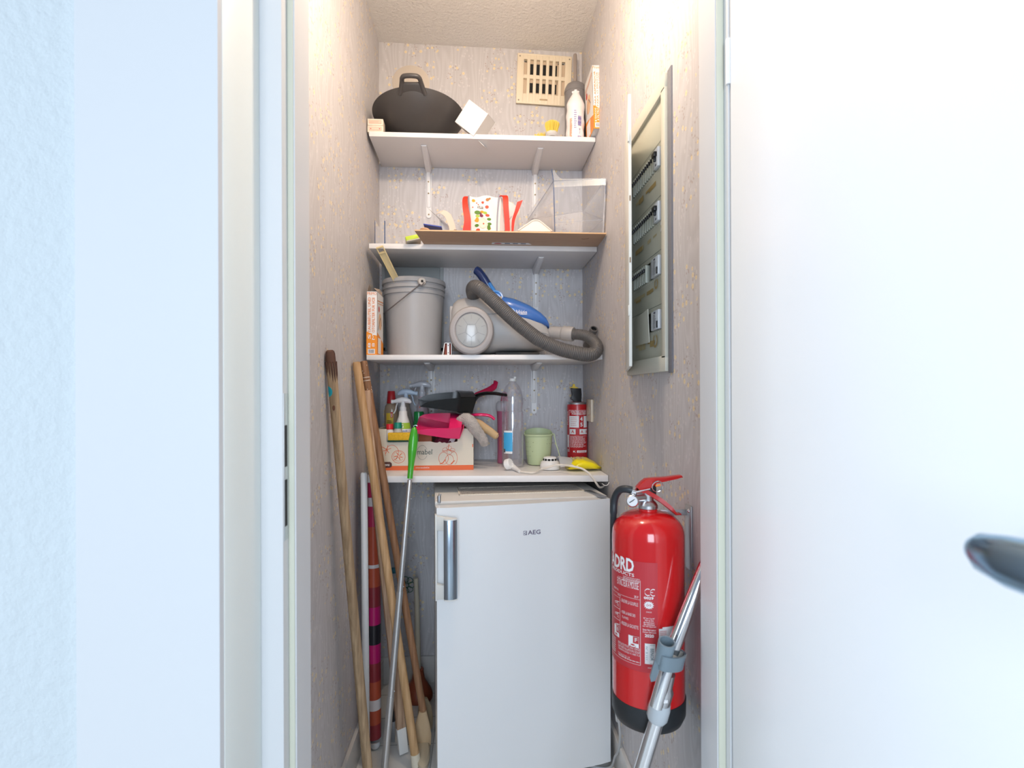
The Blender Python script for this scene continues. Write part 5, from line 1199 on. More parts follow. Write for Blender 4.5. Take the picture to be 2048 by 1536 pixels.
# ================================================================ ELECTRICAL CABINET
pc = mat('cabinet_cream', (.60, .585, .50), .4); pc2 = mat('cabinet_plate', (.53, .52, .43), .42)
t = thing('electrical_cabinet', 'open cream electrical cabinet set in the right wall', 'fuse box', (XR, (NY0+NY1)/2, NZ0))
OY0, OY1, OZ0, OZ1 = 1.186, 1.496, 1.2065, 1.8765
b = B().use(pc); x0, x1 = XR-.011, XR-.0003
b.box((x0, OY0, OZ0), (x1, OY1, OZ0+.036), .0015); b.box((x0, OY0, OZ1-.036), (x1, OY1, OZ1), .0015)
b.box((x0, OY0, OZ0+.030), (x1, OY0+.024, OZ1-.030), .0015); b.box((x0, OY1-.014, OZ0+.030), (x1, OY1, OZ1-.030), .0015)
b.obj('frame', None, t)
xp = XR-.003     # face plate set back in the niche
b = B().use(pc2)
rowz = [1.711, 1.584, 1.458, 1.331]; wh = .0235; wy0, wy1 = 1.232, 1.458
zc = [NZ0+.002]
for z in rowz[::-1]: zc += [z-wh, z+wh]
zc += [NZ1-.002]
for k in range(0, len(zc), 2): b.box((xp, NY0+.016, zc[k]), (xp+.003, NY1-.002, zc[k+1]), .0004)
for z in rowz:
    b.box((xp, NY0+.016, z-wh), (xp+.003, wy0, z+wh)); b.box((xp, wy1, z-wh), (xp+.003, NY1-.002, z+wh))
fpn = b.obj('face_plate', None, t)
b = B().use(pc)
b.box((XR+.0005, NY0+.001, NZ0+.002), (xp+.075, NY0+.003, NZ1-.002)); b.box((XR+.0005, NY1-.002, NZ0+.002), (xp+.075, NY1-.001, NZ1-.002)); b.box((xp+.07, NY0+.002, NZ0+.002), (xp+.075, NY1-.002, NZ1-.002)); b.box((XR+.0005, NY0+.002, NZ0), (xp+.075, NY1-.002, NZ0+.002)); b.box((XR+.0005, NY0+.002, NZ1-.002), (xp+.075, NY1-.002, NZ1)); b.obj('housing', None, t)
# raised seams above and below each row, wear marks
p = Print(lambda u, v, h: V((xp-h, u, v)), .0005)
seam = mat('seam_grey', (.25, .26, .22), .6); smear = mat('glue_stain', (.42, .30, .12), .6); tick = mat('tick_light', (.72, .72, .66), .6)
for i, z in enumerate(rowz):
    p.rect(NY0+.02, z+wh+.010, NY1-.006, z+wh+.0115, seam); 
    for k in range(17): p.rect(wy0+.004+k*.0128, z-wh-.006, wy0+.009+k*.0128, z-wh-.0035, tick)
    for k in range(6):
        y = wy0+.01+random.random()*.17; p.rect(y, z-wh-.026-random.random()*.014, y+.02+random.random()*.035, z-wh-.022, smear if k % 2 else mat('glue_stain_light', (.50, .42, .24), .6), 1+k*.5)
for q in ((1.262, rowz[2]-.040, .010), (1.27, rowz[3]-.048, .014)): p.arc(q[0], q[1], q[2], smear, .005, 120, 420, k=5)
p.add(fpn)
# breakers
bw_ = mat('breaker_white', (.70, .73, .78), .35); bg_ = mat('breaker_grey', (.50, .52, .45), .4)
for i, z in enumerate(rowz):
    n = 12 if i < 2 else (8 if i == 2 else 0)
    y = wy1-.012
    for k in range(n):
        ya = y-k*.0142
        if ya-.012 < wy0+.038: break
        b = B().use(bg_); b.box((xp-.004, ya-.0085, z-wh+.001), (xp+.012, ya, z+wh-.001), .0008); br_o = b.obj('breaker', None, t)
        b = B().use(black_pl); b.box((xp-.009, ya-.0065, z+.004), (xp-.003, ya-.0025, z+.013), .0008); sub(b, 'toggle', None, br_o)
    # large module at the near end
    b = B().use(bw_); wdt = .034 if i < 2 else .040
    b.box((xp-.007, wy0+.002, z-wh+.001), (xp+.012, wy0+wdt, z+wh-.001), .001); mo = b.obj('main_switch', None, t)
    if i < 2:
        b = B().use(black_pl); b.box((xp-.014, wy0+.008, z+.002), (xp-.006, wy0+wdt-.006, z+.013), .001); b.box((xp-.012, wy0+.014, z-.008), (xp-.006, wy0+.020, z+.003), .001); sub(b, 'toggle', None, mo)
        p = Print(lambda u, v, h: V((xp-.007-h, wy0+u, z+v)), .0004); p.rect(.012, -.019, .020, -.014, MATS['grey_print'], 1); p.add(mo)
    else:
        b = B().use(black_pl); b.box((xp-.009, wy0+.006, z-.020), (xp-.006, wy0+.013, z-.004), .001); sub(b, 'toggle', None, mo)
        p = Print(lambda u, v, h: V((xp-.007-h, wy0+wdt-u, z+v)), .0004); p.rect(.006, .015, .018, .019, MATS['grey_print'], 1); p.lines(.004, -.019, .022, .013, 11, MATS['grey_print'], 1, .35, .5); p.add(mo)
        b = B().use(bw_); b.box((xp-.005, wy0+wdt+.001, z-wh+.001), (xp+.012, wy0+wdt+.022, z+wh-.001), .001); mo = b.obj('meter_module', None, t)
        if i == 2:
            p = Print(lambda u, v, h: V((xp-.005-h, wy0+wdt+.022-u, z+v)), .0004); p.lines(.003, -.019, .017, .018, 12, MATS['grey_print'], 1, .3, .5); p.add(mo)
for (y, z) in ((1.226, rowz[1]-.036), (1.226, rowz[1]-.052)):
    b = B().use(bw_); b.prism([(y-.004, z), (y+.006, z), (y+.001, z+.010)], 0, .002, X=M(((0, 0, 1, xp-.002), (1, 0, 0, 0), (0, 1, 0, 0), (0, 0, 0, 1)))); b.obj('indicator', None, t)
b = B().use(pc); b.hexa([(xp-.006, 1.305, 1.282), (xp-.004, 1.305, 1.282), (xp-.001, 1.442, 1.284), (xp-.003, 1.442, 1.284), (xp-.010, 1.303, 1.364), (xp-.008, 1.303, 1.364), (xp-.002, 1.442, 1.356), (xp-.004, 1.442, 1.356)], .0006); b.obj('blank_cover', None, t)
b = B().use(mat('rail_green_grey', (.45, .47, .36), .5)); b.box((xp+.001, NY0+.004, NZ0+.01), (xp+.02, NY0+.012, 1.80), .001); b.obj('side_rail', None, t)
# cabinet door swung open, almost edge-on
h0 = V((XR-.013, 1.492, 0)); f0 = P(1260.5, 500, 1.205); f0 = V((f0.x, 1.205, 0)); dv = (f0-h0).normalized()
X = frame_X(h0, dv, V((-dv.y, dv.x, 0)))
b = B().use(mat('cabinet_door_white', (.72, .71, .65), .38)); zsn = 1 if (X.to_3x3() @ V((0, 0, 1))).z > 0 else -1
zl, zh_ = OZ0+.012, OZ1-.040
b.box((0, -.0035, min(zl*zsn, zh_*zsn)), ((f0-h0).length, .0035, max(zl*zsn, zh_*zsn)), .001, X=X); dd = b.obj('door', None, t)
for z in (1.74, 1.345):
    b = B().use(MATS['cabinet_door_white']); b.box(((f0-h0).length-.006, -.005, z*zsn-.012), ((f0-h0).length+.003, -.001, z*zsn+.012), .0008, X=X); sub(b, 'latch', None, dd)
for z in (1.60, 1.46):
    b = B().use(mat('latch_hole', (.25, .17, .10), .6)); b.box(((f0-h0).length-.001, -.0015, z*zsn-.006), ((f0-h0).length+.0006, .0015, z*zsn+.006), X=X); sub(b, 'catch', None, dd)

# ================================================================ REFRIGERATOR
fw_ = mat('fridge_white', (.80, .82, .83), .28, coat=.25)
top_m = mat('fridge_top', (.72, .70, .66), .4)
FA = V((-.128, 1.633, 0)); ang = math.radians(5); ZT = .835; Wd = .535; Dp = .505
t = thing('refrigerator', 'small white undercounter refrigerator with a steel bar handle', 'refrigerator', FA, ang)
X = M.Translation(FA) @ M.Rotation(ang, 4, 'Z')
b = B().use(fw_); b.box((0, 0, .012), (Wd, Dp, ZT-.022), .004, X=X); b.obj('cabinet', None, t)
b = B().use(top_m); b.box((-.001, -.006, ZT-.0225), (Wd+.001, Dp, ZT), .004, X=X); tpn = b.obj('worktop', None, t)
b = B().use(mat('vent_rim', (.72, .66, .56), .5))
u0, u1, v0, v1 = .075, .485, .070, .20
for q in ((u0, v0, u1, v0+.008), (u0, v1-.008, u1, v1), (u0, v0, u0+.005, v1), (u1-.005, v0, u1, v1)): b.box((q[0], q[1], ZT), (q[2], q[3], ZT+.0035), .0008, X=X)
sub(b, 'grille_frame', None, tpn)
gt = mat('vent_mesh', (.55, .50, .45), .5); b = B().use(gt)
n = 46
for i in range(n+14):
    s = (i-14)*(u1-u0)/n
    for k in (1, -1):
        a = V((u0+s, v0, 0)); c = V((u0+s+(v1-v0)*.9, v1, 0)) 
        if k < 0: a = V((u0+s, v1, 0)); c = V((u0+s+(v1-v0)*.9, v0, 0))
        lo_, hi_ = 0, 1
        for bound, sg in ((u0, 1), (u1, -1)):
            for _ in (0,):
                dx = c.x-a.x; tt = (bound-a.x)/dx
                if sg > 0: lo_ = max(lo_, tt)
                else: hi_ = min(hi_, tt)
        if hi_-lo_ < .02: continue
        p0, p1 = a.lerp(c, lo_), a.lerp(c, hi_); z = ZT+.0022+.0003*k
        w_ = V((p1-p0)).normalized(); q_ = V((-w_.y, w_.x, 0))*.0011
        b.face([X @ (V((p.x, p.y, z))) for p in (p0-q_, p1-q_, p1+q_, p0+q_)])
b.shell(.0008); sub(b, 'mesh_grille', None, tpn)
b = B().use(mat('vent_dark', (.10, .10, .11), .8)); b.box((u0+.003, v0+.004, ZT+.0002), (u1-.003, v1-.004, ZT+.0006), X=X); sub(b, 'duct', None, tpn)
b = B().use(steel); b.tube([X @ V((.012, -.004, ZT-.004)), X @ V((.012, -.004, ZT+.016))], .0055, 14); b.tube([X @ V((.012, -.006, ZT+.012)), X @ V((.015, -.002, ZT+.020))], .004, 10); b.obj('hinge_bolt', None, t)
b = B().use(steel); b.box((Wd-.050, -.040, ZT+.0002), (Wd-.028, .075, ZT+.004), .001, X=X @ M.Translation((Wd-.04, 0, 0)) @ M.Rotation(math.radians(10), 4, 'Z') @ M.Translation((-(Wd-.04)+.012, 0, 0))); b.obj('top_hinge', None, t)
# door, standing slightly open on the handle side
DA = V((-.1156, 1.537, 0)); DB = V((.4075, 1.6335, 0)); dl_ = (DB-DA).length; XD = frame_X(DA, DB-DA, V((-(DB-DA).y, (DB-DA).x, 0)))
b = B().use(fw_); prof = []
for i in range(15): f = i/14; prof.append((f*dl_, .0055-.0055*math.sin(PI*f)**.6 if 0 < f < 1 else .0085))
outline = prof+[(dl_, .046), (0, .046)]
b.prism(outline, .022, .832, X=XD, bev=0); db = b.obj('door', None, t, ang=22)
b = B().use(mat('door_gasket', (.50, .50, .48), .6)); b.box((.012, .0465, .10), (dl_-.012, .056, .815), .003, X=XD); b.obj('gasket', None, t)
b = B().use(fw_); b.box((.002, .004, .0832), (dl_-.002, .045, .0848), X=XD); 
b.bm.free(); 
# handle
hx0 = .006; zt_h, zb_h = P(900, 1041, 1.50).z, P(900, 1200, 1.50).z
hwm = mat('handle_white', (.74, .74, .70), .35)
b = B().use(hwm)
for z0, z1 in ((zt_h-.030, zt_h+.004), (zb_h-.004, zb_h+.032)):
    b.hexa([XD @ V(q) for q in ((-.004, .006, z0-.004), (-.004, -.012, z0-.004), (.052, -.040, z0), (.052, -.028, z0), (-.004, .006, z1+.003), (-.004, -.012, z1+.003), (.052, -.040, z1-.002), (.052, -.028, z1-.002))], .002)
b.hexa([XD @ V(q) for q in ((-.006, .010, zb_h-.012), (-.006, -.012, zb_h-.012), (-.001, -.012, zb_h-.012), (-.001, .010, zb_h-.012), (-.006, .010, zt_h+.010), (-.006, -.012, zt_h+.010), (-.001, -.012, zt_h+.010), (-.001, .010, zt_h+.010))], .001)
ho = b.obj('handle', None, t)
b = B().use(mat('handle_steel', (.42, .50, .58), .25, 1))
b.lathe([(.0185, 0), (.019, .001), (.019, zt_h-zb_h-.001), (.0185, zt_h-zb_h)], 40, X=XD @ M.Translation((.0335, -.036, zb_h)), sy=.55, cap=True); sub(b, 'steel_bar', None, ho)
b = B().use(hwm)
for z in (zb_h-.003, zt_h):
    b = B().use(hwm); b.lathe([(.0188, 0), (.0188, .0035)], 40, X=XD @ M.Translation((.0335, -.036, z)), sy=.57); sub(b, 'end_cap', None, ho)
def dfn(u, v, h):
    f = u/dl_; return XD @ V((u, .0055-.0055*math.sin(PI*f)**.6-h, v))
lu = lambda px: dl_*(px-873)/(1222-873)*1.0
qa = P(1046.5, 1070, 1.60); ua = (XD.inverted() @ P(1046.5, 1064, 1.57)).x
def uof(px):   # exact u on the door plane for a picture column
    d = ray(px, 1064); n = (XD.to_3x3() @ V((0, 1, 0))); k = (DA-CAM).dot(n)/d.dot(n); return (XD.inverted() @ (CAM+d*k))
p = Print(dfn, .0006); lg = mat('logo_grey', (.17, .15, .22), .4)
a, c = uof(1046.8), uof(1081); zt_l = c.z+.0095; zb_l = zt_l-.0155; u = a.x; v = zb_l-.001; s = .0125
p.frame(u, v+.001, u+s*.85, v+s+.001, .0012, lg); p.stroke([(u+s*.2, v+s*.5), (u+s*.7, v+s*.85)], .0012, lg); p.stroke([(u+s*.2, v+s*.5), (u+s*.7, v+s*.2)], .0012, lg); p.stroke([(u+s*.68, v+s*.85), (u+s*.68, v+s*.2)], .0010, lg)
p.text('AEG', u+s*1.05, v+.0015, c.x, v+s+.002, lg, bold=.02)
p.add(db)
# dangling wires between shelf, fridge and wall
t = thing('thin_wire', 'thin white wire loop hanging from the right end of the lowest shelf', 'wire', P(1212, 965, 1.75))
b = B().use(white_pl); b.tube(spline([V((.4255, 1.765, .866)), P(1218, 962, 1.76), P(1216, 969, 1.75), P(1210, 971, 1.75), P(1204, 967, 1.757)], 5), .0011, 6); b.obj('wire', None, t)
t = thing('grey_cable', 'grey cable hanging in the gap between refrigerator and right wall', 'cable', (.422, 1.66, 0))
b = B().use(mat('cable_grey', (.45, .46, .46), .45)); b.tube(spline([V((.4265, 1.715, .80)), V((.4265, 1.70, .5)), P(1232, 1420, 1.60), P(1237, 1440, 1.585), P(1240, 1470, 1.58), P(1237, 1500, 1.59), P(1230, 1513, 1.61), V((.40, 1.64, .004)), V((.33, 1.655, .004))], 6), .0035, 8); b.obj('cord', None, t)

# ================================================================ LARGE EXTINGUISHER
EC = V((.343, 1.075, 0)); ER = .0715
EC.x = P(1296, 1200, 1.075).x
ez = lambda py: P(1296, py, 1.075).z
zbt, zrb, zsh, znk, znt = ez(1434), ez(1381), ez(1058), ez(1030), ez(1017)
t = thing('fire_extinguisher', 'large red foam fire extinguisher hanging on the right wall', 'fire extinguisher', (EC.x, EC.y, zbt))
XE = M.Translation((EC.x, EC.y, 0))
b = B().use(red_en)
pr = [(ER, zrb-.01), (ER, zsh-.012), (ER*.985, zsh), (ER*.94, zsh+.010), (ER*.86, zsh+.019), (ER*.73, zsh+.0275), (ER*.55, zsh+.034), (ER*.36, zsh+.037), (.0195, zsh+.0385), (.019, znt+.004), (.001, znt+.004)]
b.lathe(pr, 72, X=XE); bo_ = b.obj('cylinder', None, t)
b = B().use(mat('base_rubber', (.022, .025, .028), .45)); b.lathe([(.001, zbt), (ER*.80, zbt), (ER*.93, zbt+.006), (ER*1.015, zbt+.020), (ER*1.025, zrb-.002), (ER*1.01, zrb)], 64, X=XE); b.obj('foot_ring', None, t)
alu = mat('cast_aluminium', (.62, .63, .64), .28, 1)
b = B().use(alu); zv = znt+.004
b.lathe([(.019, zv-.004), (.0205, zv-.002), (.0205, zv+.004), (.016, zv+.010), (.012, zv+.013), (.012, zv+.030), (.014, zv+.034), (.001, zv+.035)], 32, X=XE)
va = V((EC.x, EC.y, zv)); 
q = P(1266, 997, 1.065); b.tube([va+V((0, 0, .020)), q], [.0095, .008], 16); vo = b.obj('valve', None, t)
g = P(1265, 1002, 1.06); gd = V((-.35, -1, .0))
b = B().use(chrome); b.lathe([(.001, -.012), (.0115, -.012), (.0125, -.009), (.0125, .001), (.0105, .003)], 28, X=align(g, g+gd), cap=False); go = b.obj('pressure_gauge', None, t)
b = B().use(print_white); b.lathe([(.001, .0008), (.0106, .0008)], 24, X=align(g, g+gd), cap=False); sub(b, 'dial', None, go)
b = B().use(black_pl); b.tube([g+gd*.0016+V((-.006, 0, -.003)), g+gd*.0016+V((.005, 0, .004))], .0008, 6); sub(b, 'needle', None, go)
# levers
def lever(pts, wds, m, name, th=.0016, sk=.010, down=-1):
    pts = [V(p) for p in pts]; b = B().use(m); n = len(pts); R = []
    for i, p_ in enumerate(pts):
        d = (pts[min(i+1, n-1)]-pts[max(i-1, 0)]).normalized(); s = V((0, 1, 0)); s = (s-d*s.dot(d)).normalized(); u = d.cross(s).normalized()
        if u.z > 0: u = -u
        u = u*(-down) if down > 0 else u
        w = wds[i]/2; k = sk[i] if isinstance(sk, list) else sk
        R.append([p_-s*w+u*k, p_-s*w, p_-s*w*.8-u*.001, p_+s*w*.8-u*.001, p_+s*w, p_+s*w+u*k, p_+s*(w-th)+u*k, p_+s*(w-th)+u*th, p_-s*(w-th)+u*th, p_-s*(w-th)+u*k])
    b.loft(R); return b.obj(name, None, t, ang=40)
lr = mat('lever_red', (.50, .012, .012), .28, coat=.4)
Yl = 1.068
lever([P(1273, 975, Yl), P(1281, 966, Yl), P(1291, 958, Yl), P(1310, 956, Yl), P(1330, 955, Yl), P(1350, 952, Yl), P(1361, 951, Yl), P(1363, 954, Yl)], [.020, .021, .022, .022, .020, .018, .017, .014], lr, 'carry_lever', sk=[.016, .018, .018, .009, .006, .005, .003, .001])
lever([P(1275, 982, Yl+.001), P(1288, 984, Yl+.001), P(1303, 993, Yl+.001), P(1320, 1004, Yl), P(1338, 1018, Yl-.004), P(1350, 1028, Yl-.006), P(1360, 1027, Yl-.006)], [.017, .018, .018, .020, .022, .022, .018], lr, 'squeeze_lever', sk=[.005, .007, .008, .008, .007, .003, -.001], down=1)
b = B().use(black_pl); q = P(1302, 977, Yl); b.box((q.x-.009, q.y-.006, q.z-.012), (q.x+.009, q.y+.006, q.z+.010), .001); b.obj('lever_block', None, t)
b = B().use(chrome); pc_ = P(1315, 973, 1.055)
b.tube([P(1272, 984, 1.052), P(1300, 978, 1.052)], .0016, 8); b.tube([pc_+V((.011*math.cos(a*PI/12), -.004*math.sin(a*PI/12), .011*math.sin(a*PI/12))) for a in range(-11, 14)], .0011, 8); b.obj('safety_pin', None, t)
b = B().use(mat('seal_orange', (.85, .25, .05), .4)); q = P(1316, 971, 1.05); b.tube([q+V((-.005, 0, -.001)), q+V((.005, 0, .001))], .0022, 8); b.obj('seal', None, t)
# hose
b = B().use(chrome); q0 = P(1270, 984, 1.07); q1 = P(1262, 981, 1.07); b.tube([q0, q1], .0085, 16); b.tube([q0, va+V((0, 0, .03))], .007, 12); b.obj('hose_coupling', None, t)
hpts = [q0, P(1262, 980, 1.07), P(1250, 978, 1.075), P(1240, 980, 1.085), P(1232, 990, 1.095), P(1228, 1005, 1.10), P(1227, 1030, 1.10), V((EC.x-.0605, 1.118, ez(1085))), V((EC.x-.055, 1.128, ez(1200))), V((EC.x-.055, 1.128, ez(1330))), V((EC.x-.055, 1.128, ez(1385)))]
hr = mat('hose_rubber', (.028, .034, .04), .42)
b = B().use(hr); ps = spline(hpts, 6); b.tube(ps, [.0075]*36+[.0062]*(len(ps)-36), 14); b.obj('discharge_hose', None, t)
b = B().use(mat('bracket_zinc', (.50, .51, .52), .4, .7)); 
q = PX(1363, 1020, XR); b.box((XR-.0035, 1.060, ez(1140)), (XR-.0004, 1.092, ez(1012)), .0008)
b.box((EC.x+.010, 1.083, ez(1034)), (XR-.0035, 1.087, ez(1022)), .0008); wb2 = b.obj('wall_bracket', None, t)
b = B().use(chrome); b.sphere((XR-.005, 1.070, ez(1022)), .0045, (.6, 1, 1)); sub(b, 'bolt', None, wb2)
# label wrapped round the cylinder
vdir = math.atan2(EC.x, EC.y)     # direction of the view ray
K = ER+.0002
def ef(u, v, h):   # u: angle from the line to the camera (rad, right positive)
    a = u+vdir; 
    return V((EC.x+(K+h)*math.sin(u-vdir), EC.y-(K+h)*math.cos(u-vdir), v))
def eu(px, py=1200):
    s = (px-1296.0)/71.0; return math.asin(max(-.999, min(.999, s)))
def evz(px, py):     # height on the front surface from a pixel
    u = eu(px); d = (EC.x*math.sin(YAW)+EC.y*math.cos(YAW))-K*math.cos(u); return CH-(py-HY-(px-HX)*-RHO)/F_PX*d
p = Print(ef, .0005)
lr2 = mat('label_faded_red', (.52, .035, .045), .42)
zl1 = evz(1296, 1126); zl0 = evz(1296, 1347)
p.rect(-1.75, zl0, eu(1313.5), zl1, lr2, 1, 30)
W1 = print_white; W2 = mat('label_ink', (.72, .62, .62), .5)
def T(st, x0, y0, x1, y1, k=2, bold=.01, m=None, ref=None):
    xr_ = (x0+x1)/2; p.text(st, eu(x0), evz(xr_, y1), eu(x1), evz(xr_, y0), m or W1, k, bold)
T('ADRD', 1227.5, 1117, 1270.5, 1144, bold=.03); T('PRODUCTS', 1229, 1146, 1271, 1152.5, bold=.015)
p.lines(eu(1250), evz(1266, 1169), eu(1281), evz(1266, 1158), 4, W2, 2, .4, .1)
fr = lambda x0, y0, x1, y1, w=.0006: p.frame(eu(x0), evz(1260, y1), eu(x1), evz(1260, y0), w, W2, 2)
T('EXTINCTEUR A MOUSSE', 1238.5, 1165, 1279, 1179, bold=.02)
def R(x0, y0, x1, y1, m=None, k=2, n=0): p.rect(eu(x0), evz((x0+x1)/2, y1), eu(x1), evz((x0+x1)/2, y0), m or W2, k, n or max(1, int((eu(x1)-eu(x0))/.05)))
R(1240, 1163, 1282, 1163.6); R(1281.6, 1163, 1282.4, 1333); R(1228, 1197, 1282, 1197.6); R(1228, 1327, 1282.4, 1327.7)
T('35 F', 1271, 1199.5-5, 1278.5, 1203-4); T('SPRAY 6 L', 1232, 1180, 1241, 1184); T('100 M', 1239.5, 1194, 1245, 1197)
T('- ENLEVER LA GOUPILLE', 1245.5, 1206, 1278, 1213, m=W2); T('- VISER LA BASE DES', 1245.5, 1229, 1273, 1235, m=W2); T('FLAMMES', 1248, 1238, 1260, 1243, m=W2); T('- PRESSER LA GACHETTE', 1245.5, 1252, 1278.5, 1259, m=W2)
for k in range(3):
    y = 1198+k*23; x0 = 1231.5; R(x0, y, x0+12.5, y+.6); R(x0+12, y, x0+12.6, y+23); R(x0, y+22.6, x0+12.5, y+23.2)
    p.stroke([(eu(x0+2), evz(1238, y+13)), (eu(x0+6), evz(1238, y+10)), (eu(x0+11), evz(1238, y+9))], .0016, W2, 2); p.stroke([(eu(x0+3), evz(1238, y+15)), (eu(x0+7), evz(1238, y+13)), (eu(x0+10), evz(1238, y+16))], .0012, W2, 2); p.stroke([(eu(x0+6), evz(1238, y+17)), (eu(x0+10), evz(1238, y+19))], .0010, W2, 2); p.disc(eu(x0+7), evz(1238, y+12), .018, W2, 2, ry=.0018)
for x0, y0, L_ in ((1232.5, 1257, 'B'), (1260, 1276, 'F')):
    x1 = x0+(9.5 if L_ == 'B' else 19); y1 = y0+22
    R(x0, y0, x1, y1, W1, 2); R(x0+(x1-x0)*.45, y0-.0, x1+.5, y0+14.5, lr2, 3); R(x0+(x1-x0)*.45, y0, x1+.5, y0+.6, W2, 4); R(x1, y0, x1+.6, y0+14.5, W2, 4)
    T(L_, x0+(x1-x0)*.62, y0+3, x0+(x1-x0)*.88, y0+11, 4, .03, W2); p.arc(eu(x0+(x1-x0)*.42), evz((x0+x1)/2, y0+19), .085 if L_ == 'F' else .05, lr2, .0014, 180, 380, ry=.0035, k=3); p.disc(eu(x0+(x1-x0)*.42), evz((x0+x1)/2, y0+17.5), .06, lr2, 3, ry=.0015)
for k, s in enumerate(('EFFICACE POUR UNE USAGE', 'SUR INSTALLATION SOUS', 'TENSION JUSQU A 1000 V A', 'DISTANCE DE 1 M')): T(s, 1240, 1296+k*6.3, 1281 if k < 3 else 1262, 1301+k*6.3, m=W2)
p.lines(eu(1226), evz(1233, 1311), eu(1236), evz(1233, 1280), 7, W2, 2, .5, .1); p.lines(eu(1241), evz(1260, 1325.5), eu(1281), evz(1260, 1322.5), 1, W2, 2, .5, .0)
def Cc(cx, cy, rx_px, ry, gap, mirror=False):
    p.arc(eu(cx), evz(cx, cy), rx_px/71., W1, .0016, 60 if not mirror else 60, 300, ry=ry, k=2)
Cc(1296, 1185, 6, .0062, 0); Cc(1305.5, 1185, 5.5, .0062, 0); R(1300.5, 1184.2, 1305, 1185.6, W1)
T('0029', 1288.5, 1194, 1306, 1199.5, bold=.03)
cx_, cy_ = 1297.5, 1211
p.disc(eu(cx_), evz(cx_, cy_), 7/71, W1, 2, ry=.0066)
for k in range(14):
    a = 2*PI*k/14; c0_, s0_ = math.cos(a), math.sin(a); p.stroke([(eu(cx_)+c0_*6.5/71, evz(cx_, cy_)+s0_*.0062), (eu(cx_)+c0_*8.8/71, evz(cx_, cy_)+s0_*.0084)], .0017, W1, 2)
    p.stroke([(eu(cx_)+c0_*2.6/71, evz(cx_, cy_)+s0_*.0024), (eu(cx_)+c0_*4.6/71, evz(cx_, cy_)+s0_*.0043)], .0007, lr2, 3)
p.disc(eu(cx_), evz(cx_, cy_), 1/71, lr2, 3, ry=.001)
T('24625', 1292.5, 1223.5, 1302.5, 1226, m=W2)
for k, s in enumerate(("N° Lot / Lot N°", "Voir au dos", "de l'extincteur.", "Zie achterkant", "van het apparaat.")): T(s, 1288-(k == 4)*2+(k == 1)*2, 1236+k*4.1, 1308+(k == 4)*3-(k == 1)*2, 1239+k*4.1, m=W1)
T('Date fabrication', 1286.5, 1259, 1310, 1262.3); T('Datum fabricatie', 1286.5, 1263.5, 1310.5, 1266.8); T('2020', 1290, 1269, 1306.5, 1275.5, bold=.03)
R(1290, 1288, 1309, 1329, print_white, 2, 6); p.frame(eu(1299), evz(1300, 1327.5), eu(1307.5), evz(1300, 1290.5), .0005, print_black, 3)
p.text('BENOR', eu(1300), evz(1303, 1321), eu(1306), evz(1303, 1297), mat('benor_ink', (.10, .20, .24), .5), 4, 0, up=-1); p.text('N° 5 111', eu(1292), evz(1294, 1320), eu(1295), evz(1294, 1294), MATS['benor_ink'], 4, 0, up=-1)
T('ADR-B', 1295, 1335, 1305, 1337.5, m=W2)
# second small sticker on the right
R(1315.5, 1253, 1350, 1324, print_white, 1); R(1322, 1250, 1344, 1254, print_white, 1)
p.lines(eu(1317), evz(1325, 1300), eu(1329), evz(1325, 1258), 12, MATS['print_red'], 2, .3, .3)
p.disc(eu(1342), evz(1342, 1258.5), 4.2/71, MATS['print_red'], 2, ry=.0042); p.disc(eu(1342), evz(1342, 1259), 1.8/71, print_white, 3, ry=.0018); p.text('ADR', eu(1341.5), evz(1345, 1290), eu(1348.5), evz(1345, 1264), MATS['print_red'], 2, .03, up=-1)
p.add(bo_)

# ================================================================ VACUUM WAND
t = thing('vacuum_wand', 'chrome telescopic vacuum tube with a grey clip, leaning before the fire extinguisher', 'vacuum tube', PZ(1262, 1600, 0.02))
C0 = P(1345, 1318, .975)                         # at the clip
T0 = P(1404, 1150, .990); T0 = C0+(T0-C0)*1.12         # top, behind the frame
dv = (T0-C0).normalized()
Bt = P(1290, 1510, .99)
lo = (C0-Bt).normalized()
b = B().use(chrome); r1 = .0138
A0 = P(1341, 1310, .965); 
top_ = A0+(T0-A0)*1.0
b.tube([A0-lo*.10, A0, T0], [r1*.93, r1*.93, r1*.9], 26); b.obj('upper_tube', None, t)
b = B().use(mat('slot_shadow', (.10, .11, .12), .3, .8)); q = P(1362, 1268, .9695); b.lathe([(.001, .0), (.0030, 0), (.0033, -.001)], 20, X=align(q, q+V((-.25, -1, -0.1))) @ M.Rotation(-.38, 4, 'Z'), sy=2.2, cap=False) 
b.obj('tube_hole', None, t)
e0 = P(1335, 1340, .975); e1 = P(1318, 1418, .985); e2 = P(1313, 1440, .985); bo2 = P(1284, 1536, .995); dlow = (bo2-e2).normalized(); zfl = .012; bend = e2+dlow*((zfl-e2.z)/dlow.z)
b = B().use(chrome); b.tube([e2+dlow*-.02, bend], [.0138, .0138], 24); lt_ = b.obj('lower_tube', None, t)
b = B().use(mat('clamp_chrome', (.72, .73, .75), .2, 1)); b.tube([P(1334, 1345, .973), P(1328, 1372, .977), P(1327, 1380, .978), P(1320, 1406, .982)], [.0150, .0155, .0185, .0180], 24); b.obj('locking_sleeve', None, t)
b = B().use(mat('sleeve_collar', (.50, .54, .57), .3)); b.tube([P(1321, 1404, .982), P(1319, 1414, .983), P(1314, 1434, .984), P(1312, 1440, .985)], [.0185, .0200, .0195, .016], 26); b.obj('collar', None, t)
b = B().use(print_white); q = P(1329, 1400, .962); b.box((q.x-.006, q.y-.001, q.z-.006), (q.x+.006, q.y+.002, q.z+.006), .001); b.obj('release_button', None, t)
cg2 = mat('clip_grey', (.20, .26, .30), .38)
ccl = P(1327, 1300, .950)
k0, k1 = P(1334, 1283, .935), P(1324, 1330, .950)
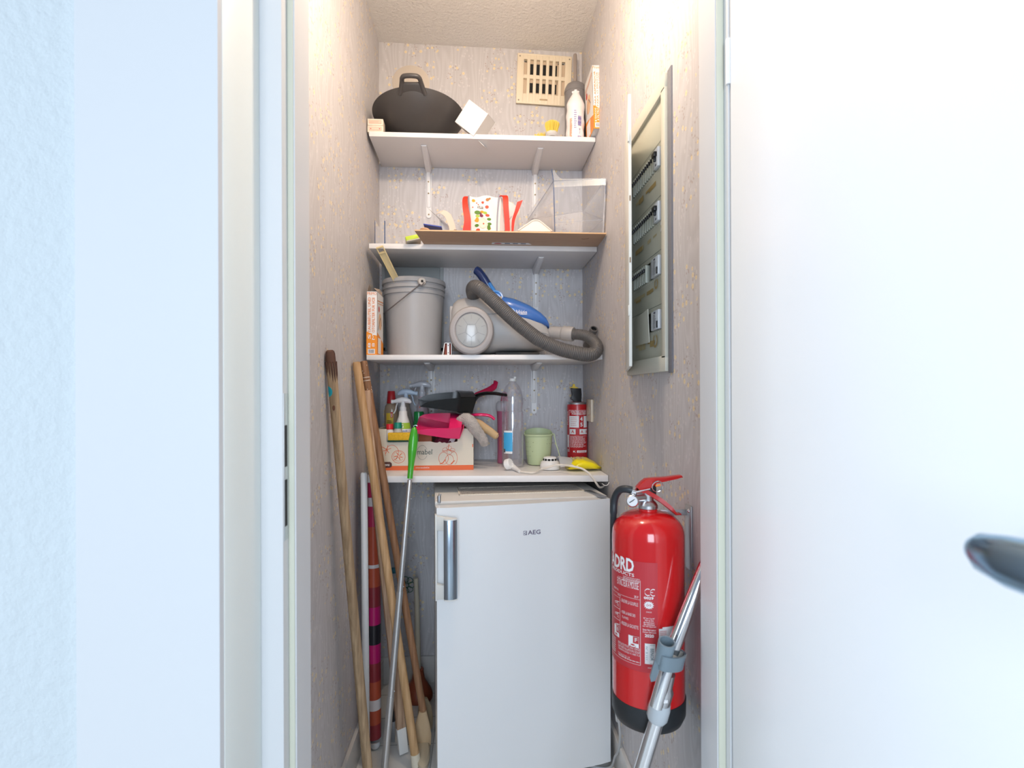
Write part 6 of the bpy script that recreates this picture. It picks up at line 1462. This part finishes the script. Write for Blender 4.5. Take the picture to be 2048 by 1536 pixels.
b = B().use(cg2); axis = (k1-k0).normalized()
b.lathe([(.0125, .001), (.0125, 0), (.0150, 0), (.0152, .002), (.0148, .042), (.0125, .042), (.0125, .001)], 32, X=align(k0, k1), cap=False); ring = b.obj('clip_socket', None, t)
b = B().use(cg2)
def strip(pts, w, th):
    R = []; n = len(pts)
    for i, p_ in enumerate(pts):
        d = (pts[min(i+1, n-1)]-pts[max(i-1, 0)]).normalized(); nn = d.cross(axis).normalized()*th/2; R.append([p_-axis*w/2-nn, p_+axis*w/2-nn, p_+axis*w/2+nn, p_-axis*w/2+nn])
    b.loft(R)
m0 = P(1312, 1322, .945); 
strip(spline([P(1316, 1322, .945), P(1326, 1327, .930), P(1340, 1330, .930), P(1356, 1330, .938), P(1366, 1326, .952), P(1367, 1319, .975), P(1360, 1312, .990)], 5), .030, .0035); b.obj('clip_band', None, t)
b = B().use(cg2)
g = [P(1316, 1298, .945), P(1322, 1305, .935), P(1318, 1343, .938), P(1311, 1362, .942), P(1302, 1364, .945), P(1300, 1355, .948)]
b.loft([g, [q+V((.001, .006, 0)) for q in g]]); b.obj('clip_wing', None, t)
b = B().use(mat('clip_plate', (.42, .42, .38), .4)); g = [P(1344, 1312, .945), P(1352, 1322, .948), P(1372, 1315, .965), P(1374, 1308, .975), P(1352, 1298, .975)]; b.loft([[q+V((0, 0, -.001)) for q in g], g]); b.obj('clip_plate', None, t)
# red edged flat rod behind
t = thing('red_stripe_rod', 'slim grey rod with a dark red edge behind the vacuum tube, beside the door frame', 'rod', (.39, .99, .5))
a0 = P(1404, 1118, .992); a1 = P(1340, 1304, .972); a0 = a1+(a0-a1)*1.15; pr_ = V((1, -.15, .35)).normalized()
b = B().use(mat('dark_red_strip', (.28, .01, .04), .35)); b.tube([a0, a1], .0023, 8); b.obj('red_edge', None, t)
b = B().use(mat('rod_aluminium', (.50, .55, .60), .3, 1)); b.tube([a0+pr_*.0078, a1+pr_*.0078], .0054, 14); b.obj('rod', None, t)

# ================================================================ STICKS AND POLES ON THE LEFT
def wood(name, c1, c2, dark=None):
    return mat(name, tuple(x*.85 for x in c1), .6, noise=(5, tuple(min(1, x*1.12) for x in c2), 6, (24, 24, 1.1)), bump=(200, .25, .001))
w1 = wood('broom_wood_greyed', (.36, .24, .135), (.46, .33, .20)); w2 = wood('broom_wood_warm', (.47, .275, .12), (.50, .32, .17)); w3 = wood('broom_wood_brown', (.24, .115, .055), (.29, .15, .075)); w4 = wood('batten_wood', (.36, .21, .13), (.52, .36, .24))
dirt = mat('burnt_wood', (.055, .022, .022), .7, noise=(40, (.14, .07, .045), 3, (1, 1, .4)))
# 1: stick with the burnt tip, leaning on the left wall
r = .0125; a = V((XL+r+.001, P(653, 700, 1.40).y, 0)); a = P(653.5, 700, 1.405); a.x = max(a.x, XL+r+.001); z0 = V((-.300, 1.545, .004))
zz_ = PZ(740.5, 1600, .0); z0 = V((zz_.x, zz_.y, .006)); dv = (a-z0).normalized()
t = thing('broomstick', 'greyed wooden stick with a burnt dark tip and a turquoise paint spot', 'stick', z0)
b = B().use(w1); b.tube([z0, a-dv*.032], [r*1.08, r], 24); st = b.obj('shaft', None, t)
b = B().use(dirt); b.tube([a-dv*.033, a-dv*.010, a-dv*.003, a], [r*1.005, r*.97, r*.82, r*.5], 24)
for i in range(13):
    an = 2*PI*i/13+.2; ll = .045+.04*random.random(); X = align(a-dv*.03, a); q0 = X @ V((r*.97*math.cos(an), r*.97*math.sin(an), 0)); b.tube([q0, q0-dv*(ll-.03)*.6, q0-dv*(ll-.03)], [.0030, .0022, .0004], 6)
b.obj('tip', None, t)
b = B().use(mat('turquoise_paint', (.01, .42, .52), .5)); q = P(655, 782, 1.39); 
s_ = (q.z-z0.z)/(a.z-z0.z); c = z0.lerp(a, s_); X = align(c, c+dv)
rows_ = []
for zz in [-.0138+.00276*k for k in range(11)]:
    ha = .95*math.sqrt(max(.001, 1-(zz/.0139)**2)); rows_.append([X @ V((r*1.025*math.cos(-PI*.80+ha*(k/4-1)), r*1.025*math.sin(-PI*.80+ha*(k/4-1)), zz)) for k in range(9)])
b.loft(rows_, closed=False, cap=False)
b.shell(.0004); b.obj('paint_spot', None, t)
b = B().use(mat('knot_dark', (.16, .07, .04), .7)); s_ = (P(663, 815, 1.39).z-z0.z)/(a.z-z0.z); c = z0.lerp(a, s_); q = c+V((-.0, -1, 0)).normalized()*(r-.0006); b.sphere(q, .0045, (.8, .35, 2.0), u=12, v=8); b.obj('knot', None, t)
# 2: warm wooden broomstick with its broom head
r = .0128; a = P(707, 724, 1.70); a.x = max(a.x, XL+r+.002); e = P(832, 1522, 1.672); dv = (a-e).normalized()
t = thing('broomstick', 'honey coloured wooden broomstick in front of the flat batten, running to the floor', 'broom', (e.x, e.y, 0))
b = B().use(w2); b.tube([e, a-dv*.006, a-dv*.001, a], [r*1.02, r*.98, r*.85, r*.6], 24); b.obj('shaft', None, t)
b = B().use(mat('broom_head_pale', (.50, .42, .30), .5))
c = P(850, 1508, 1.70)
X = frame_X(V((e.x+.028, e.y+.03, .028)), (.16, 1, .0), (1, 0, 0))
b.lathe([(.001, -.011), (.031, -.011), (.034, -.007), (.034, .004), (.028, .010), (.001, .012)], 32, X=M.Translation((e.x+.016, e.y+.045, .030)) @ M.Rotation(.12, 4, 'Z'), sx=.66, sy=2.4); b.obj('broom_head', None, t)
b = B().use(mat('black_bristles', (.02, .02, .02), .9))
for i in range(70):
    an = random.random()*2*PI; q = math.sqrt(random.random())*.9; x_ = .018*q*math.cos(an); y_ = .070*q*math.sin(an); p0 = V((e.x+.016+x_, e.y+.045+y_, .022)); b.tube([p0, V((p0.x+x_*.2, p0.y+y_*.1, .001))], .0014, 4)
o = b.obj('bristles', None, t); o['kind'] = 'stuff'
b = B().use(mat('cream_socket', (.60, .55, .44), .5)); b.tube([e+dv*.024, e-dv*.012], [.0145, .0160], 20); b.obj('socket', None, t)
# 3: brown stick with an oar-shaped wooden head
r = .0115; a = P(727, 722, 1.735); a.x = max(a.x, XL+r+.002); e = P(846, 1420, 1.735); dv = (a-e).normalized()
t = thing('broomstick', 'brown paint-flecked broomstick with a pale band near its top', 'broom', (e.x, e.y, 0))
b = B().use(w3); b.tube([e, a-dv*.006, a-dv*.001, a], [r, r, r*.9, r*.6], 22); st = b.obj('shaft', None, t)
b = B().use(mat('pale_band', (.70, .62, .52), .6))
for k in (.052, .062): b.tube([a-dv*k, a-dv*(k+.002)], [r*1.02, r*1.02], 20)
for i in range(14):
    s = .01+random.random()*.10; an = random.random()*PI*1.1-PI*1.05; c = a-dv*s; X = align(c, c+dv); b.sphere(X @ V((r*math.cos(an), r*math.sin(an), 0)), .0011, (1, 1, 1.6), u=6, v=4)
b.obj('paint_band', None, t)
b = B().use(mat('paddle_wood', (.52, .36, .21), .6, noise=(12, (.58, .43, .27), 3, (2, 2, .4))))
bt_ = P(845, 1497, 1.755); bt_.z = .004
c0_ = e+V((0, -.006, -.0)); lr_ = []
for f, wv, th in ((0, .012, .010), (.12, .016, .011), (.35, .024, .011), (.6, .030, .010), (.85, .030, .008), (1, .020, .006)):
    c = c0_.lerp(V((bt_.x-.004, 1.757, .006)), f); lr_.append([c+V((wv*math.cos(k*PI/8), -.35*0+th*math.sin(k*PI/8), .006*math.cos(k*PI/8)*0)) for k in range(16)])
b.loft(lr_); b.obj('broom_head', None, t)
b = B().use(mat('paddle_back', (.42, .33, .21), .6)); lr_ = []
for f, wv, th in ((0, .010, .008), (.2, .022, .010), (.5, .026, .011), (1, .022, .010)):
    c = P(849, 1396, 1.87).lerp(P(852, 1475, 1.86), f); c.z = max(c.z, .014); lr_.append([c+V((wv*math.cos(k*PI/8), th*math.sin(k*PI/8), 0)) for k in range(16)])
b.loft(lr_); b.obj('head_back', None, t)
# 4: flat batten, lower end painted white
t0 = P(731, 781, 1.715); t0.x = max(t0.x, XL+.016); bz_ = PZ(807, 1507, .002); t0 = P(731, 781, 1.725); dv = (t0-bz_).normalized(); X = frame_X(bz_, dv, V((1, .5, 0)))
L_ = (t0-bz_).length
t = thing('wooden_batten', 'flat grained wooden batten with a white painted lower end', 'batten', bz_)
b = B().use(w4); b.box((.085, -.014, -.008), (L_, .014, .008), .0015, X=X); b.obj('batten', None, t)
b = B().use(mat('old_white_paint', (.74, .73, .70), .6)); b.box((0.004, -.0145, -.0085), (.0855, .0145, .0085), .001, X=X); b.obj('painted_end', None, t)
# 5: telescopic pole with a green grip
a = P(829, 853, 1.71); e = PZ(766, 1569, .004); dv = (a-e).normalized()
def onp(py):   # point of the pole at picture height py
    lo, hi = 0, 1
    for _ in range(40):
        m = (lo+hi)/2; q = e.lerp(a, m); v = q-CAM; yy = HY-F_PX*(v.dot(Up))/(v.dot(Fw)) 
        if yy > py: lo = m
        else: hi = m
    return e.lerp(a, lo)
al = mat('pole_aluminium', (.60, .60, .60), .34, .85); grn = mat('grip_green', (.05, .36, .02), .28, coat=.4)
t = thing('telescopic_pole', 'silver telescopic cleaning pole with a bright green grip at the top', 'pole', e)
b = B().use(al); b.tube([onp(960), onp(1009)], [.0072, .0072], 20); b.obj('inner_tube', None, t)
b = B().use(al); b.tube([onp(1008), onp(1184)], [.0084, .0084], 22); b.obj('middle_tube', None, t)
b = B().use(al); b.tube([onp(1183), onp(1393)], [.0098, .0098], 22); b.obj('lower_tube', None, t)
b = B().use(al); b.tube([onp(1392), e], [.0108, .0108], 22); b.obj('bottom_tube', None, t)
for y_ in (1009, 1184, 1393):
    b = B().use(steel); c = onp(y_-11); b.sphere(c+V((.0095, -.002, 0)), .0022, u=8, v=6); b.obj('lock_button', None, t)
b = B().use(grn); ys = [854, 858, 866, 880, 895, 910, 925, 940, 957]; rs = [.0035, .0085, .0115, .0145, .0145, .0125, .0098, .0088, .0084]
b.tube([onp(y) for y in ys], rs, 24); b.obj('grip', None, t)
b = B().use(steel); b.tube(spline([onp(855), onp(851)+V((-.003, 0, .002)), onp(850)+V((.004, 0, .004)), onp(853)+V((.009, 0, .001))], 4), .0010, 6); b.obj('hanging_loop', None, t)
# 6: patterned roll and 7: white tube
rc_ = PZ(741, 1512, .03); rc_.x = -.341; rc_.y = 1.785; rr_ = .0235; zt_r = P(741, 958, 1.74).z
t = thing('tablecloth_roll', 'standing roll of oilcloth checked in red, orange, pink and black', 'roll', (rc_.x, rc_.y, 0))
cl_ = [('roll_crimson', (.42, .012, .07)), ('roll_white', (.62, .58, .58)), ('roll_orange', (.42, .07, .03)), ('roll_brick', (.24, .02, .03)), ('roll_magenta', (.48, .005, .13)), ('roll_black', (.012, .012, .018))]
cm = [mat(n_, c_, .35, coat=.3) for n_, c_ in cl_]
seq = [(958, 0), (1000, 1), (1018, 0), (1060, 2), (1100, 2), (1138, 1), (1145, 2), (1184, 3), (1225, 4), (1262, 5), (1302, 4), (1340, 3), (1378, 2), (1415, 1), (1437, 2), (1466, 3), (1497, None)]
b = B()
for (y0_, ci), (y1_, _) in zip(seq, seq[1:]):
    za, zb2 = P(748, y0_, 1.725).z, P(748, y1_, 1.725).z; b.use(cm[ci]); b.lathe([(rr_, max(zb2, .03)), (rr_, za)], 32, X=M.Translation((rc_.x, rc_.y, 0)), cap=False)
b.use(cm[1]); b.lathe([(.001, .03), (rr_, .03)], 32, X=M.Translation((rc_.x, rc_.y, 0)), cap=False); b.lathe([(.001, zt_r), (rr_, zt_r)], 32, X=M.Translation((rc_.x, rc_.y, 0)), cap=False)
b.obj('rolled_cloth', None, t)
b = B().use(mat('frosted_knob', (.62, .64, .66), .3)); b.sphere((rc_.x+.004, rc_.y, .0165), .0165); b.obj('end_knob', None, t)
t = thing('white_tube', 'long white plastic tube standing in front of the patterned roll', 'tube', (rc_.x-.002, rc_.y-.035, 0))
q0_ = PZ(743, 1512, .002); q1_ = P(728, 945, 1.715); q1_.x = max(q1_.x, XL+.012)
b = B().use(mat('tube_white', (.66, .70, .73), .3)); b.tube([V((q0_.x-.006, 1.700, .001)), q1_-(q1_-V((q0_.x-.006, 1.700, .001))).normalized()*.004, q1_], [.0112, .0105, .008], 22); b.obj('tube', None, t)
# plunger
pq = V((P(842, 1380, 2.07).x-.010, 2.07, 0))
t = thing('plunger', 'toilet plunger with a reddish rubber cup and a cream handle', 'plunger', pq)
zt_ = P(840, 1156, 2.07).z; zm = P(842, 1336, 2.07).z; zr = P(842, 1352, 2.07).z
b = B().use(mat('plunger_rubber', (.27, .065, .03), .35)); b.lathe([(.050, 0), (.054, .004), (.054, .016), (.050, .030), (.038, .052), (.024, zr-.008), (.020, zm-.008), (.021, zm-.004), (.018, zm), (.001, zm)], 40, X=M.Translation(pq)); b.obj('cup', None, t)
b = B().use(mat('handle_cream', (.58, .52, .40), .4)); b.tube([pq+V((0, 0, zm-.005)), pq+V((-.004, 0, zt_-.10)), pq+V((-.0065, 0, zt_-.035)), pq+V((-.008, 0, zt_))], [.0105, .0098, .0085, .0095], 18); b.obj('handle', None, t)
# green wire flower hung on the back wall, blue bracket, dark dustpan edge
q = P(814, 1170, YB-.012)
t = thing('wire_flower', 'small green wire flower ornament hanging low on the back wall', 'ornament', q)
b = B().use(mat('wire_green', (.06, .16, .10), .4))
for k in range(7):
    an = 2*PI*k/7; c = q+V((.019*math.cos(an), 0, .019*math.sin(an)*1.2)); b.tube([c+V((.0115*math.cos(j*PI/6), -.003*math.sin(j*PI/3), .0115*math.sin(j*PI/6))) for j in range(13)], .0014, 6)
b.obj('petals', None, t)
b = B().use(mat('wire_green', (0, 0, 0))); b.tube([q+V((.008*math.cos(j*PI/6), -.004, .008*math.sin(j*PI/6))) for j in range(13)], .0016, 6); b.obj('centre_ring', None, t)
q = P(783, 1143, YB-.015)
t = thing('wall_hook', 'small turquoise plastic hook on the back wall behind the sticks', 'hook', q)
b = B().use(mat('hook_turquoise', (.02, .20, .28), .4)); b.box((q.x-.018, YB-.012, q.z-.010), (q.x+.018, YB-.0005, q.z+.012), .003); b.obj('back_plate', None, t)
b = B().use(mat('hook_turquoise', (0, 0, 0))); b.tube(spline([(q.x, YB-.010, q.z), (q.x, YB-.028, q.z-.006), (q.x, YB-.032, q.z+.012)], 4), .004, 10); b.obj('prong', None, t)
q = P(787, 1420, 1.80)
t = thing('squeegee', 'black rubber edged blade behind the flat batten, low on the left', 'squeegee', (q.x, 1.82, 0))
b = B().use(rubber); b.box((q.x-.012, 1.800, .075), (q.x+.004, 1.812, .30), .002); b.obj('blade', None, t)
b = B().use(steel); b.box((q.x-.012, 1.812, .002), (q.x+.002, 1.820, .31), .001); b.obj('spine', None, t)
